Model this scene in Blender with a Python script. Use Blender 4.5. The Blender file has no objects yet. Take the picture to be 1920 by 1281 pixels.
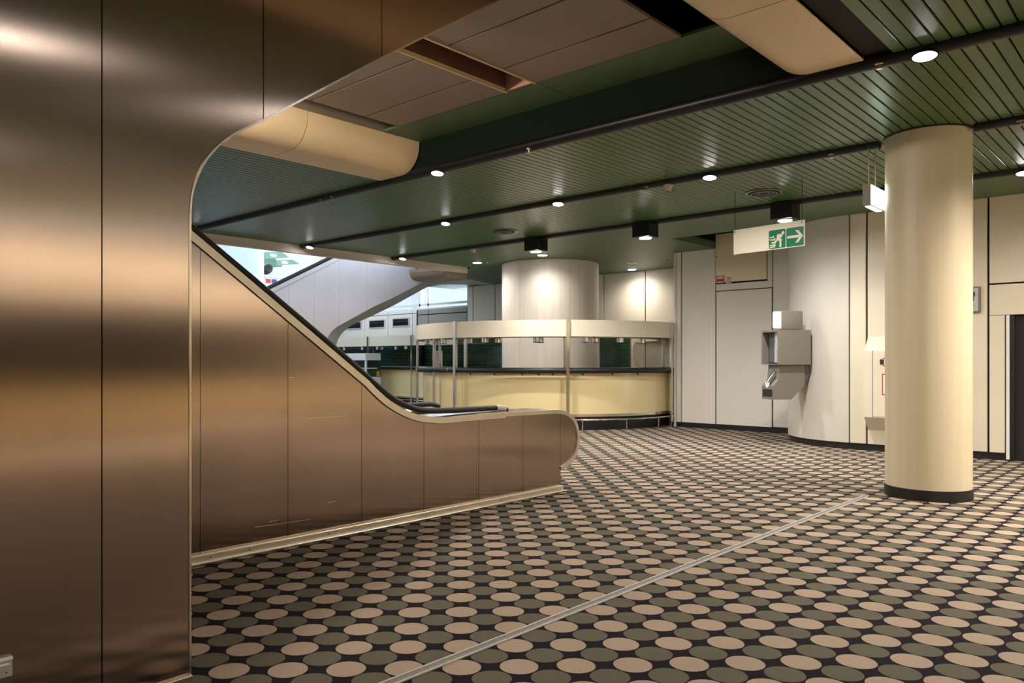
import bpy, bmesh, math, random
from mathutils import Vector, Matrix
random.seed(7)
sc = bpy.context.scene
PI = math.pi

# ------------------------------------------------------------------ camera, world, exposure
# World axes follow the building: x runs with the ceiling slats, y with the light rails.
CAM_H = 1.45
F_PX, CX, CY = 1452.0, 916.0, 679.0           # focal length and principal point in a 1920 x 1281 frame
YAW = math.radians(47.16)
CA, SA = math.cos(YAW), math.sin(YAW)
cam = bpy.data.cameras.new('camera'); cam_ob = bpy.data.objects.new('camera', cam)
sc.collection.objects.link(cam_ob); sc.camera = cam_ob
cam.sensor_width = 36; cam.lens = F_PX / 1920 * 36
cam.shift_x = (960 - CX) / 1920; cam.shift_y = (CY - 640.5) / 1920
cam.clip_start = 0.05; cam.clip_end = 200
cam_ob.location = (0, 0, CAM_H); cam_ob.rotation_euler = (PI / 2, 0, -YAW)

sc.view_settings.view_transform = 'Standard'; sc.view_settings.look = 'None'
sc.view_settings.gamma = 1; sc.view_settings.use_curve_mapping = False
sc.view_settings.exposure = 1.78
sc.cycles.max_bounces = 8; sc.cycles.diffuse_bounces = 5; sc.cycles.glossy_bounces = 4
sc.cycles.sample_clamp_indirect = 6; sc.cycles.use_denoising = True
w = bpy.data.worlds.new('world'); sc.world = w; w.use_nodes = True
wb = w.node_tree.nodes['Background']; wb.inputs[0].default_value = (0.80, 0.90, 1.0, 1); wb.inputs[1].default_value = 0.50

LAMP_COL = (1.0, 0.885, 0.76)
esc_fill = bpy.data.lights.new('escalator_fill', 'AREA'); esc_fill.shape = 'RECTANGLE'; esc_fill.size = 12; esc_fill.size_y = 4; esc_fill.energy = 260; esc_fill.color = (.80, .88, 1.0)
day = bpy.data.lights.new('window_daylight', 'AREA'); day.shape = 'RECTANGLE'; day.size = 7; day.size_y = 1.2; day.energy = 160; day.color = (.82, .9, 1.0)
day_ob = bpy.data.objects.new('window_daylight', day); sc.collection.objects.link(day_ob); day_ob.location = (20.5, 21.5, 4.0)   # daylight behind the long far window
day_ob.rotation_euler = Vector((-1, 0, -.15)).to_track_quat('-Z', 'Y').to_euler()
esc_fill_ob = bpy.data.objects.new('escalator_fill', esc_fill); sc.collection.objects.link(esc_fill_ob); esc_fill_ob.location = (11, 8.5, 10.5)   # added fill aimed at the silver escalator, no real source there
esc_fill_ob.rotation_euler = Vector((0, 1.0, -1.0)).to_track_quat('-Z', 'Y').to_euler()
HC = 3.9                                      # slatted ceiling height
R1, R2, R3 = 6.76, 9.31, 11.80                # the three light rails in view
RAILS_Y = 14.0


def ray(u, v):
    t = (u - CX) / F_PX; s = (CY - v) / F_PX
    return Vector((t * CA + SA, -t * SA + CA, s))


def at(u, v, x=None, y=None, z=None):
    """point of a known plane (x, y or z constant) that the photograph shows at pixel u, v"""
    r = ray(u, v)
    if x is not None: k = x / r.x
    elif y is not None: k = y / r.y
    else: k = (z - CAM_H) / r.z
    return Vector((r.x * k, r.y * k, CAM_H + r.z * k))


def q_on(u, x):
    t = (u - CX) / F_PX; return x * (CA - t * SA) / (SA + t * CA)


# ------------------------------------------------------------------ materials
def mat(name, col, rough=0.5, metal=0.0, spec=0.5, emit=None, estr=0.0, noise=0.0, nscale=8.0, bump=0.0, bscale=200.0,
        stretch=None, coat=0.0, aniso=0.0):
    m = bpy.data.materials.new(name); m.use_nodes = True
    nt = m.node_tree; b = nt.nodes['Principled BSDF']
    b.inputs['Base Color'].default_value = (*col, 1); b.inputs['Roughness'].default_value = rough
    b.inputs['Metallic'].default_value = metal; b.inputs['Specular IOR Level'].default_value = spec
    b.inputs['Coat Weight'].default_value = coat
    if emit:
        b.inputs['Emission Color'].default_value = (*emit, 1); b.inputs['Emission Strength'].default_value = estr
    tc = nt.nodes.new('ShaderNodeTexCoord')
    src = tc.outputs['Object']
    if stretch:
        mp = nt.nodes.new('ShaderNodeMapping'); mp.inputs['Scale'].default_value = stretch
        nt.links.new(src, mp.inputs['Vector']); src = mp.outputs['Vector']
    if noise:
        n = nt.nodes.new('ShaderNodeTexNoise'); n.inputs['Scale'].default_value = nscale; n.inputs['Detail'].default_value = 5
        nt.links.new(src, n.inputs['Vector'])
        mr = nt.nodes.new('ShaderNodeMapRange'); mr.inputs['From Min'].default_value = .25; mr.inputs['From Max'].default_value = .75
        mr.inputs['To Min'].default_value = 1 - noise; mr.inputs['To Max'].default_value = 1 + noise
        nt.links.new(n.outputs['Fac'], mr.inputs['Value'])
        mx = nt.nodes.new('ShaderNodeVectorMath'); mx.operation = 'SCALE'
        mx.inputs[0].default_value = col; nt.links.new(mr.outputs['Result'], mx.inputs['Scale'])
        nt.links.new(mx.outputs['Vector'], b.inputs['Base Color'])
    if bump:
        n2 = nt.nodes.new('ShaderNodeTexNoise'); n2.inputs['Scale'].default_value = bscale; n2.inputs['Detail'].default_value = 2
        nt.links.new(src, n2.inputs['Vector'])
        bp = nt.nodes.new('ShaderNodeBump'); bp.inputs['Strength'].default_value = bump; bp.inputs['Distance'].default_value = .002
        nt.links.new(n2.outputs['Fac'], bp.inputs['Height']); nt.links.new(bp.outputs['Normal'], b.inputs['Normal'])
    if aniso:
        b.inputs['Anisotropic'].default_value = aniso
        tg = nt.nodes.new('ShaderNodeCombineXYZ'); tg.inputs[0].default_value = 1      # brushing runs with the panels, world x
        nt.links.new(tg.outputs[0], b.inputs['Tangent'])
    return m


M = {}
M['steel'] = mat('brushed_steel', (.47, .375, .32), .20, 1.0, aniso=.95, noise=.05, nscale=3, stretch=(1, 1, .12))
M['steel_edge'] = mat('bright_steel_edge', (.78, .72, .64), .25, 1.0)
M['alu'] = mat('aluminium_trim', (.82, .76, .62), .34, .75, noise=.06, nscale=2)
M['silver'] = mat('cool_brushed_steel', (.60, .59, .64), .42, .6, noise=.05, nscale=2)
M['fascia'] = mat('grey_beige_edge_strip', (.62, .55, .44), .5)
M['hatch'] = mat('tan_hatch_paint', (.84, .73, .52), .45)
M['strip'] = mat('worn_grey_strip', (.17, .16, .15), .45, noise=.25, nscale=30)
M['strip_edge'] = mat('worn_strip_edge', (.48, .45, .42), .45, noise=.2, nscale=40)
M['chrome'] = mat('polished_steel_post', (.70, .68, .66), .16, 1.0)
M['void'] = mat('dark_joint', (.012, .010, .009), .8)
M['black'] = mat('black_rubber', (.010, .010, .011), .45)
M['rail'] = mat('black_rail_paint', (.007, .007, .008), .42, spec=.3)
M['cream'] = mat('cream_panel', (.77, .70, .56), .42, noise=.03, nscale=1.5)
M['white_panel'] = mat('off_white_panel', (.80, .76, .69), .38, noise=.03, nscale=1.3)
M['curved'] = mat('pale_curved_panel', (.64, .61, .54), .36, noise=.03, nscale=1.3)
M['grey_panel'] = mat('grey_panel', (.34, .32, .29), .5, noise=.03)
M['column'] = mat('cream_column_paint', (.74, .65, .46), .42, noise=.05, nscale=2.2, stretch=(6, 6, .12), bump=.15, bscale=60)
M['pillar'] = mat('pale_pillar_paint', (.80, .74, .65), .5, noise=.06, nscale=2.2, stretch=(6, 6, .12))
M['stone'] = mat('pale_beige_stone', (.50, .40, .31), .5, noise=.08, nscale=3)
M['dark_floor'] = mat('dark_grey_carpet', (.07, .068, .06), .9)
M['bar_cream'] = mat('cream_gloss_laminate', (.84, .70, .38), .22, coat=.3)
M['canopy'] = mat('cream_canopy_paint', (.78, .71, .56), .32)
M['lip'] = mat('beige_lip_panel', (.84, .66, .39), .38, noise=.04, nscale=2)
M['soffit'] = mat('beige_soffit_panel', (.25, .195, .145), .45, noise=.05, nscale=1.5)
M['slat'] = mat('green_slat_enamel', (.066, .135, .038), .32, spec=.30)
M['green'] = mat('green_plaster', (.095, .155, .075), .5, noise=.06, nscale=3)
M['dark_green'] = mat('shaded_dark_green', (.009, .014, .008), .9, spec=.05)  # near-black: shade of the recess end wall put into the colour
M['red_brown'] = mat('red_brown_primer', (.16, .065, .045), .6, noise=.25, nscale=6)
M['lit_red_brown'] = mat('lit_red_brown_primer', (.48, .25, .19), .6, noise=.2, nscale=6)  # lit copy of the red brown, for the bright end of the slot
M['tile'] = mat('green_glazed_tile', (.012, .055, .018), .12, spec=.7, noise=.3, nscale=3)
M['tile_teal'] = mat('teal_glazed_tile', (.010, .085, .070), .18, noise=.2, nscale=3)
M['grout'] = mat('dark_grout', (.17, .21, .15), .8)
M['phone'] = mat('grey_brown_moulded_plastic', (.20, .182, .158), .5, bump=.2, bscale=300)
M['phone_dark'] = mat('dark_grey_plastic', (.10, .10, .11), .5)
M['chute'] = mat('glossy_dark_steel', (.20, .19, .18), .2, .8)
M['brass'] = mat('worn_brass', (.60, .42, .20), .35, 1.0)
M['beige_plastic'] = mat('beige_plastic', (.62, .55, .42), .45)
M['sign_white'] = mat('cream_white_sign_board', (.90, .87, .74), .35)
M['sign_green'] = mat('safety_green', (.0, .22, .11), .35)
M['sign_grey'] = mat('pale_grey_sign', (.50, .49, .52), .35)
M['ink'] = mat('black_ink', (.012, .012, .014), .5)
M['red'] = mat('red_print', (.45, .03, .02), .5)
M['paper'] = mat('white_paper', (.78, .76, .72), .6)
M['door'] = mat('dark_plum_lacquer', (.050, .022, .032), .16, spec=.6, noise=.25, nscale=8, stretch=(8, 8, 1))
M['white'] = mat('white_paint', (.80, .80, .80), .5)
M['pale_blue'] = mat('daylight_tinted_white', (.66, .78, .86), .5)  # blue of the daylight put into the far column's white
M['pale_green'] = mat('pale_green_panel', (.25, .42, .33), .4)
M['navy'] = mat('navy_print', (.03, .04, .16), .5)
M['lens'] = mat('lit_lamp_lens', (.9, .9, .9), .4, emit=(1, .97, 1.0), estr=14)
M['lens_box'] = mat('bright_box_lens', (.9, .9, .9), .4, emit=(1, .96, .93), estr=40)
M['lens_soft'] = mat('lit_diffuser', (.9, .9, .9), .4, emit=(1, .93, .82), estr=2.6)
M['sign_lit'] = mat('lit_sign_face', (.9, .95, .9), .4, emit=(.85, 1, .9), estr=2)
M['teal_mark'] = mat('pale_green_print', (.3, .75, .6), .4, emit=(.35, .85, .65), estr=1.2)
M['orange'] = mat('warm_lit_display', (.8, .4, .1), .5, emit=(1, .45, .1), estr=.6)
M['glass_dark'] = mat('dark_glass', (.012, .014, .018), .08, spec=.7)


def glass_mat():
    m = bpy.data.materials.new('window_glass'); m.use_nodes = True
    nt = m.node_tree; nt.nodes.clear()
    o = nt.nodes.new('ShaderNodeOutputMaterial'); t = nt.nodes.new('ShaderNodeBsdfTransparent'); g = nt.nodes.new('ShaderNodeBsdfGlossy')
    t.inputs[0].default_value = (.93, .97, 1, 1); g.inputs['Roughness'].default_value = .03
    x = nt.nodes.new('ShaderNodeMixShader'); x.inputs[0].default_value = .07
    nt.links.new(t.outputs[0], x.inputs[1]); nt.links.new(g.outputs[0], x.inputs[2]); nt.links.new(x.outputs[0], o.inputs[0])
    return m


M['glass'] = glass_mat()


def carpet_mat():
    m = bpy.data.materials.new('dotted_carpet'); m.use_nodes = True
    nt = m.node_tree; N = nt.nodes; L = nt.links; b = N['Principled BSDF']
    b.inputs['Roughness'].default_value = .95; b.inputs['Specular IOR Level'].default_value = .15
    pitch = .1881 * CAM_H / math.sqrt(2)
    yl = .0375; ox, oy = -.1806 * CAM_H, 2.5375 * CAM_H        # one beige dot, from the fitted lattice
    cx = ox * math.cos(yl) - oy * math.sin(yl); cz = ox * math.sin(yl) + oy * math.cos(yl)
    px, py = cx * CA + cz * SA, -cx * SA + cz * CA

    def mth(op, a, bb=None):
        n = N.new('ShaderNodeMath'); n.operation = op
        for i, v in enumerate((a, bb)):
            if v is None: continue
            if isinstance(v, (int, float)): n.inputs[i].default_value = v
            else: L.new(v, n.inputs[i])
        return n.outputs[0]
    tc = N.new('ShaderNodeTexCoord'); sp = N.new('ShaderNodeSeparateXYZ')
    nz = N.new('ShaderNodeTexNoise'); nz.inputs['Scale'].default_value = 220; nz.inputs['Detail'].default_value = 2
    L.new(tc.outputs['Object'], nz.inputs['Vector'])
    L.new(tc.outputs['Object'], sp.inputs[0])
    u = mth('DIVIDE', mth('SUBTRACT', sp.outputs['X'], px), pitch); v = mth('DIVIDE', mth('SUBTRACT', sp.outputs['Y'], py), pitch)
    ru = mth('ROUND', u); rv = mth('ROUND', v)
    du = mth('SUBTRACT', u, ru); dv = mth('SUBTRACT', v, rv)
    dist = mth('SQRT', mth('ADD', mth('MULTIPLY', du, du), mth('MULTIPLY', dv, dv)))
    dist = mth('ADD', dist, mth('MULTIPLY', mth('SUBTRACT', nz.outputs['Fac'], .5), .03))
    par = mth('ABSOLUTE', mth('MODULO', mth('ADD', ru, rv), 2.0))
    inside = mth('LESS_THAN', dist, .478)
    big = N.new('ShaderNodeTexNoise'); big.inputs['Scale'].default_value = 1.3; big.inputs['Detail'].default_value = 4
    L.new(tc.outputs['Object'], big.inputs['Vector'])

    def mixc(f, a, c):
        n = N.new('ShaderNodeMix'); n.data_type = 'RGBA'; L.new(f, n.inputs['Factor'])
        for s, v in (('A', a), ('B', c)):
            i = [k for k in n.inputs if k.name == s and k.type == 'RGBA'][0]
            if isinstance(v, tuple): i.default_value = (*v, 1)
            else: L.new(v, i)
        return [k for k in n.outputs if k.type == 'RGBA'][0]
    dots = mixc(par, (.40, .315, .245), (.125, .115, .085))
    col = mixc(inside, (.010, .007, .013), dots)
    fac = mth('ADD', mth('MULTIPLY', nz.outputs['Fac'], .5), mth('ADD', mth('MULTIPLY', big.outputs['Fac'], .35), .575))
    sv = N.new('ShaderNodeVectorMath'); sv.operation = 'SCALE'; L.new(col, sv.inputs[0]); L.new(fac, sv.inputs['Scale'])
    L.new(sv.outputs['Vector'], b.inputs['Base Color'])
    bp = N.new('ShaderNodeBump'); bp.inputs['Strength'].default_value = .4; bp.inputs['Distance'].default_value = .003
    L.new(nz.outputs['Fac'], bp.inputs['Height']); L.new(bp.outputs['Normal'], b.inputs['Normal'])
    return m


M['carpet'] = carpet_mat()

# ------------------------------------------------------------------ mesh helpers
COL = sc.collection


def link(o, parent=None):
    COL.objects.link(o)
    if parent is not None: o.parent = parent
    return o


def mobj(name, bm, m, parent=None, smooth=False, loc=None):
    me = bpy.data.meshes.new(name); bmesh.ops.recalc_face_normals(bm, faces=bm.faces[:]); bm.to_mesh(me); bm.free()
    me.materials.append(M[m] if isinstance(m, str) else m)
    if smooth:
        for f in me.polygons: f.use_smooth = True
        try: me.set_sharp_from_angle(angle=math.radians(35))
        except Exception: pass
    o = link(bpy.data.objects.new(name, me), parent)
    if loc is not None: o.location = loc
    return o


def tag(o, label=None, cat=None, group=None, kind=None):
    if label: o['label'] = label
    if cat: o['category'] = cat
    if group: o['group'] = group
    if kind: o['kind'] = kind
    return o


def empty(name, loc=(0, 0, 0), rz=0, label=None, cat=None, group=None, kind=None):
    o = link(bpy.data.objects.new(name, None)); o.location = loc; o.rotation_euler = (0, 0, rz); o.empty_display_size = .1
    return tag(o, label, cat, group, kind)


def dup(root, loc, rz=0, label=None):
    r = root.copy(); COL.objects.link(r); r.location = loc; r.rotation_euler = (0, 0, rz)
    if label: r['label'] = label
    for c in root.children:
        n = c.copy(); COL.objects.link(n); n.parent = r
        for g in c.children:
            h = g.copy(); COL.objects.link(h); h.parent = n
    return r


def box(bm, x0, x1, y0, y1, z0, z1, bev=0.0):
    vs = [bm.verts.new((x, y, z)) for x in (x0, x1) for y in (y0, y1) for z in (z0, z1)]
    fs = [bm.faces.new([vs[i] for i in f]) for f in ((0, 1, 3, 2), (4, 6, 7, 5), (0, 4, 5, 1), (2, 3, 7, 6), (0, 2, 6, 4), (1, 5, 7, 3))]
    if bev:
        es = list({e for f in fs for e in f.edges})
        bmesh.ops.bevel(bm, geom=es, offset=bev, segments=2, affect='EDGES', profile=.5)
    return bm


def B(*a, **k): return box(bmesh.new(), *a, **k)


def prism(bm, pts, axis, a, b):
    """polygon pts (2D) extruded along an axis from a to b. axis 'y': pts are (x,z); 'x': (y,z); 'z': (x,y)"""
    def mk(p, t):
        return {'y': (p[0], t, p[1]), 'x': (t, p[0], p[1]), 'z': (p[0], p[1], t)}[axis]
    A = [bm.verts.new(mk(p, a)) for p in pts]; C = [bm.verts.new(mk(p, b)) for p in pts]
    n = len(pts)
    bm.faces.new(A); bm.faces.new(C[::-1])
    for i in range(n): bm.faces.new((A[i], A[(i + 1) % n], C[(i + 1) % n], C[i]))
    return bm


def P(*a): return prism(bmesh.new(), *a)


def cyl(bm, c, r, z0, z1, n=32, r2=None, caps=True):
    r2 = r if r2 is None else r2
    A = [bm.verts.new((c[0] + r * math.cos(2 * PI * i / n), c[1] + r * math.sin(2 * PI * i / n), z0)) for i in range(n)]
    C = [bm.verts.new((c[0] + r2 * math.cos(2 * PI * i / n), c[1] + r2 * math.sin(2 * PI * i / n), z1)) for i in range(n)]
    for i in range(n): bm.faces.new((A[i], A[(i + 1) % n], C[(i + 1) % n], C[i]))
    if caps: bm.faces.new(A[::-1]); bm.faces.new(C)
    return bm


def CY_(*a, **k): return cyl(bmesh.new(), *a, **k)


def tube(bm, path, r, n=10, caps=True, flat=1.0):
    path = [Vector(p) for p in path]; rings = []
    for i, p in enumerate(path):
        d = (path[min(i + 1, len(path) - 1)] - path[max(i - 1, 0)]).normalized()
        up = Vector((0, 0, 1)) if abs(d.z) < .95 else Vector((1, 0, 0))
        s = d.cross(up).normalized(); u = s.cross(d).normalized()
        rings.append([bm.verts.new(p + s * (r * math.cos(2 * PI * k / n)) + u * (r * flat * math.sin(2 * PI * k / n))) for k in range(n)])
    for a, b in zip(rings, rings[1:]):
        for k in range(n): bm.faces.new((a[k], a[(k + 1) % n], b[(k + 1) % n], b[k]))
    if caps: bm.faces.new(rings[0][::-1]); bm.faces.new(rings[-1])
    return bm


def T(*a, **k): return tube(bmesh.new(), *a, **k)


def arc_wall(bm, c, r0, r1, z0, z1, a0, a1, n=40):
    """curved slab between radii r0 and r1 from angle a0 to a1"""
    rows = []
    for i in range(n + 1):
        a = a0 + (a1 - a0) * i / n; ca, sa = math.cos(a), math.sin(a)
        rows.append([bm.verts.new((c[0] + r * ca, c[1] + r * sa, z)) for r, z in ((r0, z0), (r1, z0), (r1, z1), (r0, z1))])
    for a, b in zip(rows, rows[1:]):
        for k in range(4): bm.faces.new((a[k], a[(k + 1) % 4], b[(k + 1) % 4], b[k]))
    bm.faces.new(rows[0]); bm.faces.new(rows[-1][::-1])
    return bm


def AW(*a, **k): return arc_wall(bmesh.new(), *a, **k)


def ribbon(path, off, axis, a, b):
    """closed band between a 2D path and its offset twin, extruded along axis"""
    return P(list(path) + list(off)[::-1], axis, a, b)


def offset_path(pts, d):
    out = []
    for i, p in enumerate(pts):
        a = Vector(pts[max(i - 1, 0)]); c = Vector(pts[min(i + 1, len(pts) - 1)])
        t = (c - a).normalized(); out.append((p[0] - t.y * d, p[1] + t.x * d))
    return out


def smooth_path(pts, n=4):
    out = []
    P_ = [Vector(p) for p in pts]
    for i in range(len(P_) - 1):
        p0, p1, p2, p3 = P_[max(i - 1, 0)], P_[i], P_[i + 1], P_[min(i + 2, len(P_) - 1)]
        for k in range(n):
            t = k / n
            out.append(.5 * ((2 * p1) + (p2 - p0) * t + (2 * p0 - 5 * p1 + 4 * p2 - p3) * t * t + (3 * p1 - p0 - 3 * p2 + p3) * t ** 3))
    out.append(P_[-1]); return [tuple(p) for p in out]


def clip_poly(poly, i, lim, keep_less):
    out = []
    n = len(poly)
    for k in range(n):
        a, b = poly[k], poly[(k + 1) % n]
        ia = (a[i] <= lim) == keep_less; ib = (b[i] <= lim) == keep_less
        if ia: out.append(a)
        if ia != ib:
            t = (lim - a[i]) / (b[i] - a[i]); out.append((a[0] + (b[0] - a[0]) * t, a[1] + (b[1] - a[1]) * t))
    return out


def spot(parent, loc, watts, size=2.2, blend=.6, col=LAMP_COL, radius=.06, aim=None):
    l = bpy.data.lights.new('lamp_light', 'SPOT'); l.energy = watts; l.spot_size = size; l.spot_blend = blend; l.color = col
    l.shadow_soft_size = radius
    o = link(bpy.data.objects.new('lamp_light', l), parent); o.location = loc
    if aim is not None: o.rotation_euler = Vector(aim).to_track_quat('-Z', 'Y').to_euler()
    return o


# ------------------------------------------------------------------ floor
fl = mobj('floor', B(-8, 18.3, -9, 14.0, -.12, 0), 'carpet'); tag(fl, 'dark carpet patterned with beige and grey green dots', kind='structure')
tag(mobj('floor', B(-8, 13.8, -9, -4.7, 0, .006), 'stone'), 'pale stone floor added behind the camera for the steel to reflect', kind='structure')  # unseen pale floor added as a bright band for the steel
fl2 = mobj('floor', B(-8, 19, 14.0, 34, -.12, 0), 'dark_floor'); tag(fl2, 'plain grey floor of the hall beyond the carpet', kind='structure')
jy = 2.70
js = empty('floor_joint_strip', (0, jy, 0), label='thin metal joint strip running diagonally across the dotted carpet up to the column', cat='floor strip')
mobj('centre_bar', B(-2, 8.95, -.016, .016, .0005, .004), 'strip', js)
for s in (-1, 1): mobj('edge_bead', B(-2, 8.95, s * .026 - .006, s * .026 + .006, .0005, .007), 'strip_edge', js)

# ------------------------------------------------------------------ ceiling of green slats
PIT, Q0 = .1046, 1.935


def slat_bm(x0, x1):
    w_, h = .0465, .03
    prof = [(-w_, HC + h), (-w_, HC + .006), (-w_ + .005, HC), (w_ - .005, HC), (w_, HC + .006), (w_, HC + h)]
    return P(prof, 'x', x0, x1)


def slat_field(x0, x1, k0, k1, single_to, label):
    """slats k0..k1 between x0 and x1; those with q below single_to and in view are single parts, the rest one mesh"""
    back = tag(mobj('ceiling', B(x0, x1, Q0 + k0 * PIT, Q0 + (k1 + 1) * PIT, HC + .035, HC + .08), 'void'), label, kind='structure')
    me = None; rest = bmesh.new(); nrest = 0
    for k in range(k0, k1 + 1):
        y = Q0 + (k + .5) * PIT
        if .75 < y < single_to:
            if me is None:
                o = mobj('slat', slat_bm(x0, x1), 'slat', back); me = o.data
            else: o = link(bpy.data.objects.new('slat', me), back)
            o.location = (0, y, 0)
        else:
            g = slat_bm(x0, x1); bmesh.ops.translate(g, verts=g.verts[:], vec=(0, y, 0))
            t_ = bpy.data.meshes.new('t'); g.to_mesh(t_); g.free(); rest.from_mesh(t_); bpy.data.meshes.remove(t_); nrest += 1
    if nrest: tag(mobj('slats', rest, 'slat', back), kind='stuff')
    return back


kmin = int((-9 - Q0) / PIT); kmax = int((13.94 - Q0) / PIT)
slat_field(R1 + .02, R2 - .02, kmin, kmax, 8.2, 'green slat ceiling between the nearest and middle black rail')
slat_field(R2 + .02, R3 - .02, kmin, kmax, 8.2, 'green slat ceiling between the middle and farthest black rail')
slat_field(-8, R1 - .02, kmin, -2, 1.8, 'green slat ceiling at top right beside the beige rounded beam')
slat_field(-8, R1 - .02, int((8.20 - Q0) / PIT), kmax, 8.3, 'dark green slat ceiling behind the left beige rounded beam')
tag(mobj('ceiling', B(-8, R1 + .02, 1.80, 2.06, HC + .035, HC + .6), 'void'), 'dark gap beside the right beige beam', kind='structure')
# smooth green ceiling beyond the far rail, with a cut above the panel wall
YO = q_on(1342, 15.60)
c0 = B(R3 + .02, 13.75, -9, 14.0, HC, HC + .15); box(c0, 13.75, 14.3, YO, 14.0, HC, HC + .15); box(c0, 13.75, 18.3, -9, 6.3, HC, HC + .15); box(c0, 14.3, 18.3, YO, 18.6, HC, HC + .15)
tag(mobj('ceiling', c0, 'green'), 'smooth green ceiling beyond the farthest black rail', kind='structure')
c1 = B(13.70, 18.3, 6.25, YO + .05, HC + .42, HC + .5); box(c1, 13.70, 13.75, 6.25, YO + .05, HC + .15, HC + .42); box(c1, 13.75, 18.3, 6.25, 6.3, HC + .15, HC + .42); box(c1, 13.75, 18.3, YO, YO + .05, HC + .15, HC + .42)
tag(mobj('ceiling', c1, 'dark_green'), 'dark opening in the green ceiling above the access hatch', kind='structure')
# fascia of the opening over the far hall
fa = mobj('trim_1', B(-8, 14.3, 14.0, 14.12, HC - .16, HC + .3), 'fascia'); tag(fa, 'beige edge strip of the slat ceiling above the far hall', kind='structure')

# rails
rails = []
for i, (x, lab) in enumerate(((R1, 'thick black ceiling rail nearest the camera, below the beige rounded beams'),
                              (R2, 'black ceiling rail running into the round cream column'),
                              (R3, 'thin black ceiling rail along the smooth green ceiling'))):
    rr = empty('ceiling_rail', (x, 0, HC), label=lab, cat='rail', group='black tubular rails under the slat ceiling')
    segs = [(-9, 13.98)] if i != 1 else [(-9, 2.22 - .46), (2.22 + .46, 13.98)]
    for a, b in segs:
        mobj('tube', T([(0, a, 0), (0, (a + b) / 2, 0), (0, b, 0)], .082, n=24, flat=.78), 'rail', rr, smooth=True)
        mobj('flange', B(-.045, .045, a, b, .0, .05), 'rail', rr)
    rails.append(rr)
for x, nm in ((4.22, 'first'), (1.68, 'second'), (-.86, 'third'), (-3.4, 'fourth')):
    rr = empty('ceiling_rail', (x, 0, HC), label='black ceiling rail out of view over the camera, %s from the near rail' % nm, cat='rail', group='black tubular rails behind the camera')
    mobj('tube', T([(0, -9, 0), (0, -3, 0), (0, 1.8, 0)], .062, n=12), 'rail', rr, smooth=True)


# ------------------------------------------------------------------ lamps on the rails
def make_rail_lamp():
    r = empty('rail_downlight', (0, 0, 0), label='', cat='light', group='round lit downlights set in the black rails')
    tilt = Matrix.Rotation(math.radians(16), 4, 'Y')
    for n_, g_, m_ in (('ring', AW((0, 0), .064, .074, -.071, -.040, 0, 2 * PI, 28), 'rail'), ('lens', CY_((0, 0), .0645, -.069, -.040, 28), 'lens')):
        bmesh.ops.scale(g_, verts=g_.verts[:], vec=(1, 1.35, 1)); bmesh.ops.transform(g_, verts=g_.verts[:], matrix=tilt); mobj(n_, g_, m_, r, smooth=(n_ == 'ring'))
    spot(r, (0, 0, -.085), RAIL_W, 2.75, .9)
    return r


RAIL_W = 62
lamp0 = make_rail_lamp(); first = [True]


def rail_lamp(x, y, label):
    if first[0]:
        first[0] = False; lamp0.location = (x, y, HC); lamp0['label'] = label; return lamp0
    return dup(lamp0, (x, y, HC), 0, label)


rail_lamp(R1, q_on(1735, R1), 'big lit downlight in the nearest black rail, top right')
rail_lamp(R1, q_on(822, R1), 'lit downlight in the nearest black rail, under the end of the left beige beam')
rail_lamp(R1, q_on(371, R1), 'lit downlight at the far end of the nearest rail, beside the steel wall')
rail_lamp(R2, q_on(1332, R2), 'lit downlight in the middle rail, right of the smoke detector')
rail_lamp(R2, q_on(1048, R2), 'lit downlight in the middle rail above the round bar')
rail_lamp(R2, q_on(837, R2), 'third lit downlight from the column along the middle rail')
rail_lamp(R2, q_on(582, R2), 'lit downlight at the far end of the middle rail')
rail_lamp(R3, q_on(756, R3), 'lit downlight at the far end of the thin rail above the far escalator')
sl_ = rail_lamp(R2, -.25, 'downlight in the middle rail just outside the right edge')
for c in sl_.children:
    if c.type == 'LIGHT': c.data = c.data.copy(); c.data.energy = 380
rail_lamp(R3, -.75, 'downlight in the thin rail just outside the right edge')
rail_lamp(R3, q_on(1921, R3), 'lit downlight in the thin rail at the right edge behind the column')
for i, x in enumerate((R1, R2, R3)):
    for k, y in enumerate((-3.2, -6.6)): rail_lamp(x, y, 'added unseen downlight behind the camera in the %s rail, %s row' % (('nearest', 'middle', 'thin')[i], ('nearer', 'farther')[k]))  # unseen lamps added to light the hall
for x, y, l in ((4.22, .4, 'first'), (1.68, .4, 'second'), (-.86, .4, 'third'), (1.68, -3.0, 'fourth'), (-3.4, -1.5, 'fifth'), (-3.4, -6.6, 'sixth')): 
    o_ = rail_lamp(x, y, 'added unseen downlight for reflections in the steel wall, %s of six' % l)  # unseen lamps added for glow and reflections in the steel
    if y == .4:
        for c in o_.children:
            if c.type == 'LIGHT': c.data = c.data.copy(); c.data.energy = 22


def make_box_lamp():
    r = empty('box_downlight', (0, 0, 0), label='', cat='light', group='black box downlights along the thin rail')
    mobj('housing', B(-.165, .165, -.165, .165, -.24, 0, bev=.006), 'rail', r)
    mobj('ring', CY_((0, 0), .115, -.252, -.238, 28), 'steel_edge', r, smooth=True)
    mobj('lens', CY_((0, 0), .100, -.258, -.2515, 28), 'lens_box', r)
    spot(r, (0, 0, -.265), 165, 2.95, 1.0, (1, .95, .88))
    return r


bl = make_box_lamp()
for i, (u, lab) in enumerate(((1472, 'black box downlight above the hanging escape sign'), (1210, 'middle black box downlight, above the right half of the bar'),
                              (1005, 'black box downlight above the thick cream pillar of the bar'))):
    p = (R3 + .0, q_on(u, R3), HC - .03)
    if i == 0: bl.location = p; bl['label'] = lab
    else:
        o_ = dup(bl, p, 0, lab)
        for c in o_.children:
            if c.type == 'LIGHT': c.data = c.data.copy(); c.data.energy = 125


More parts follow.
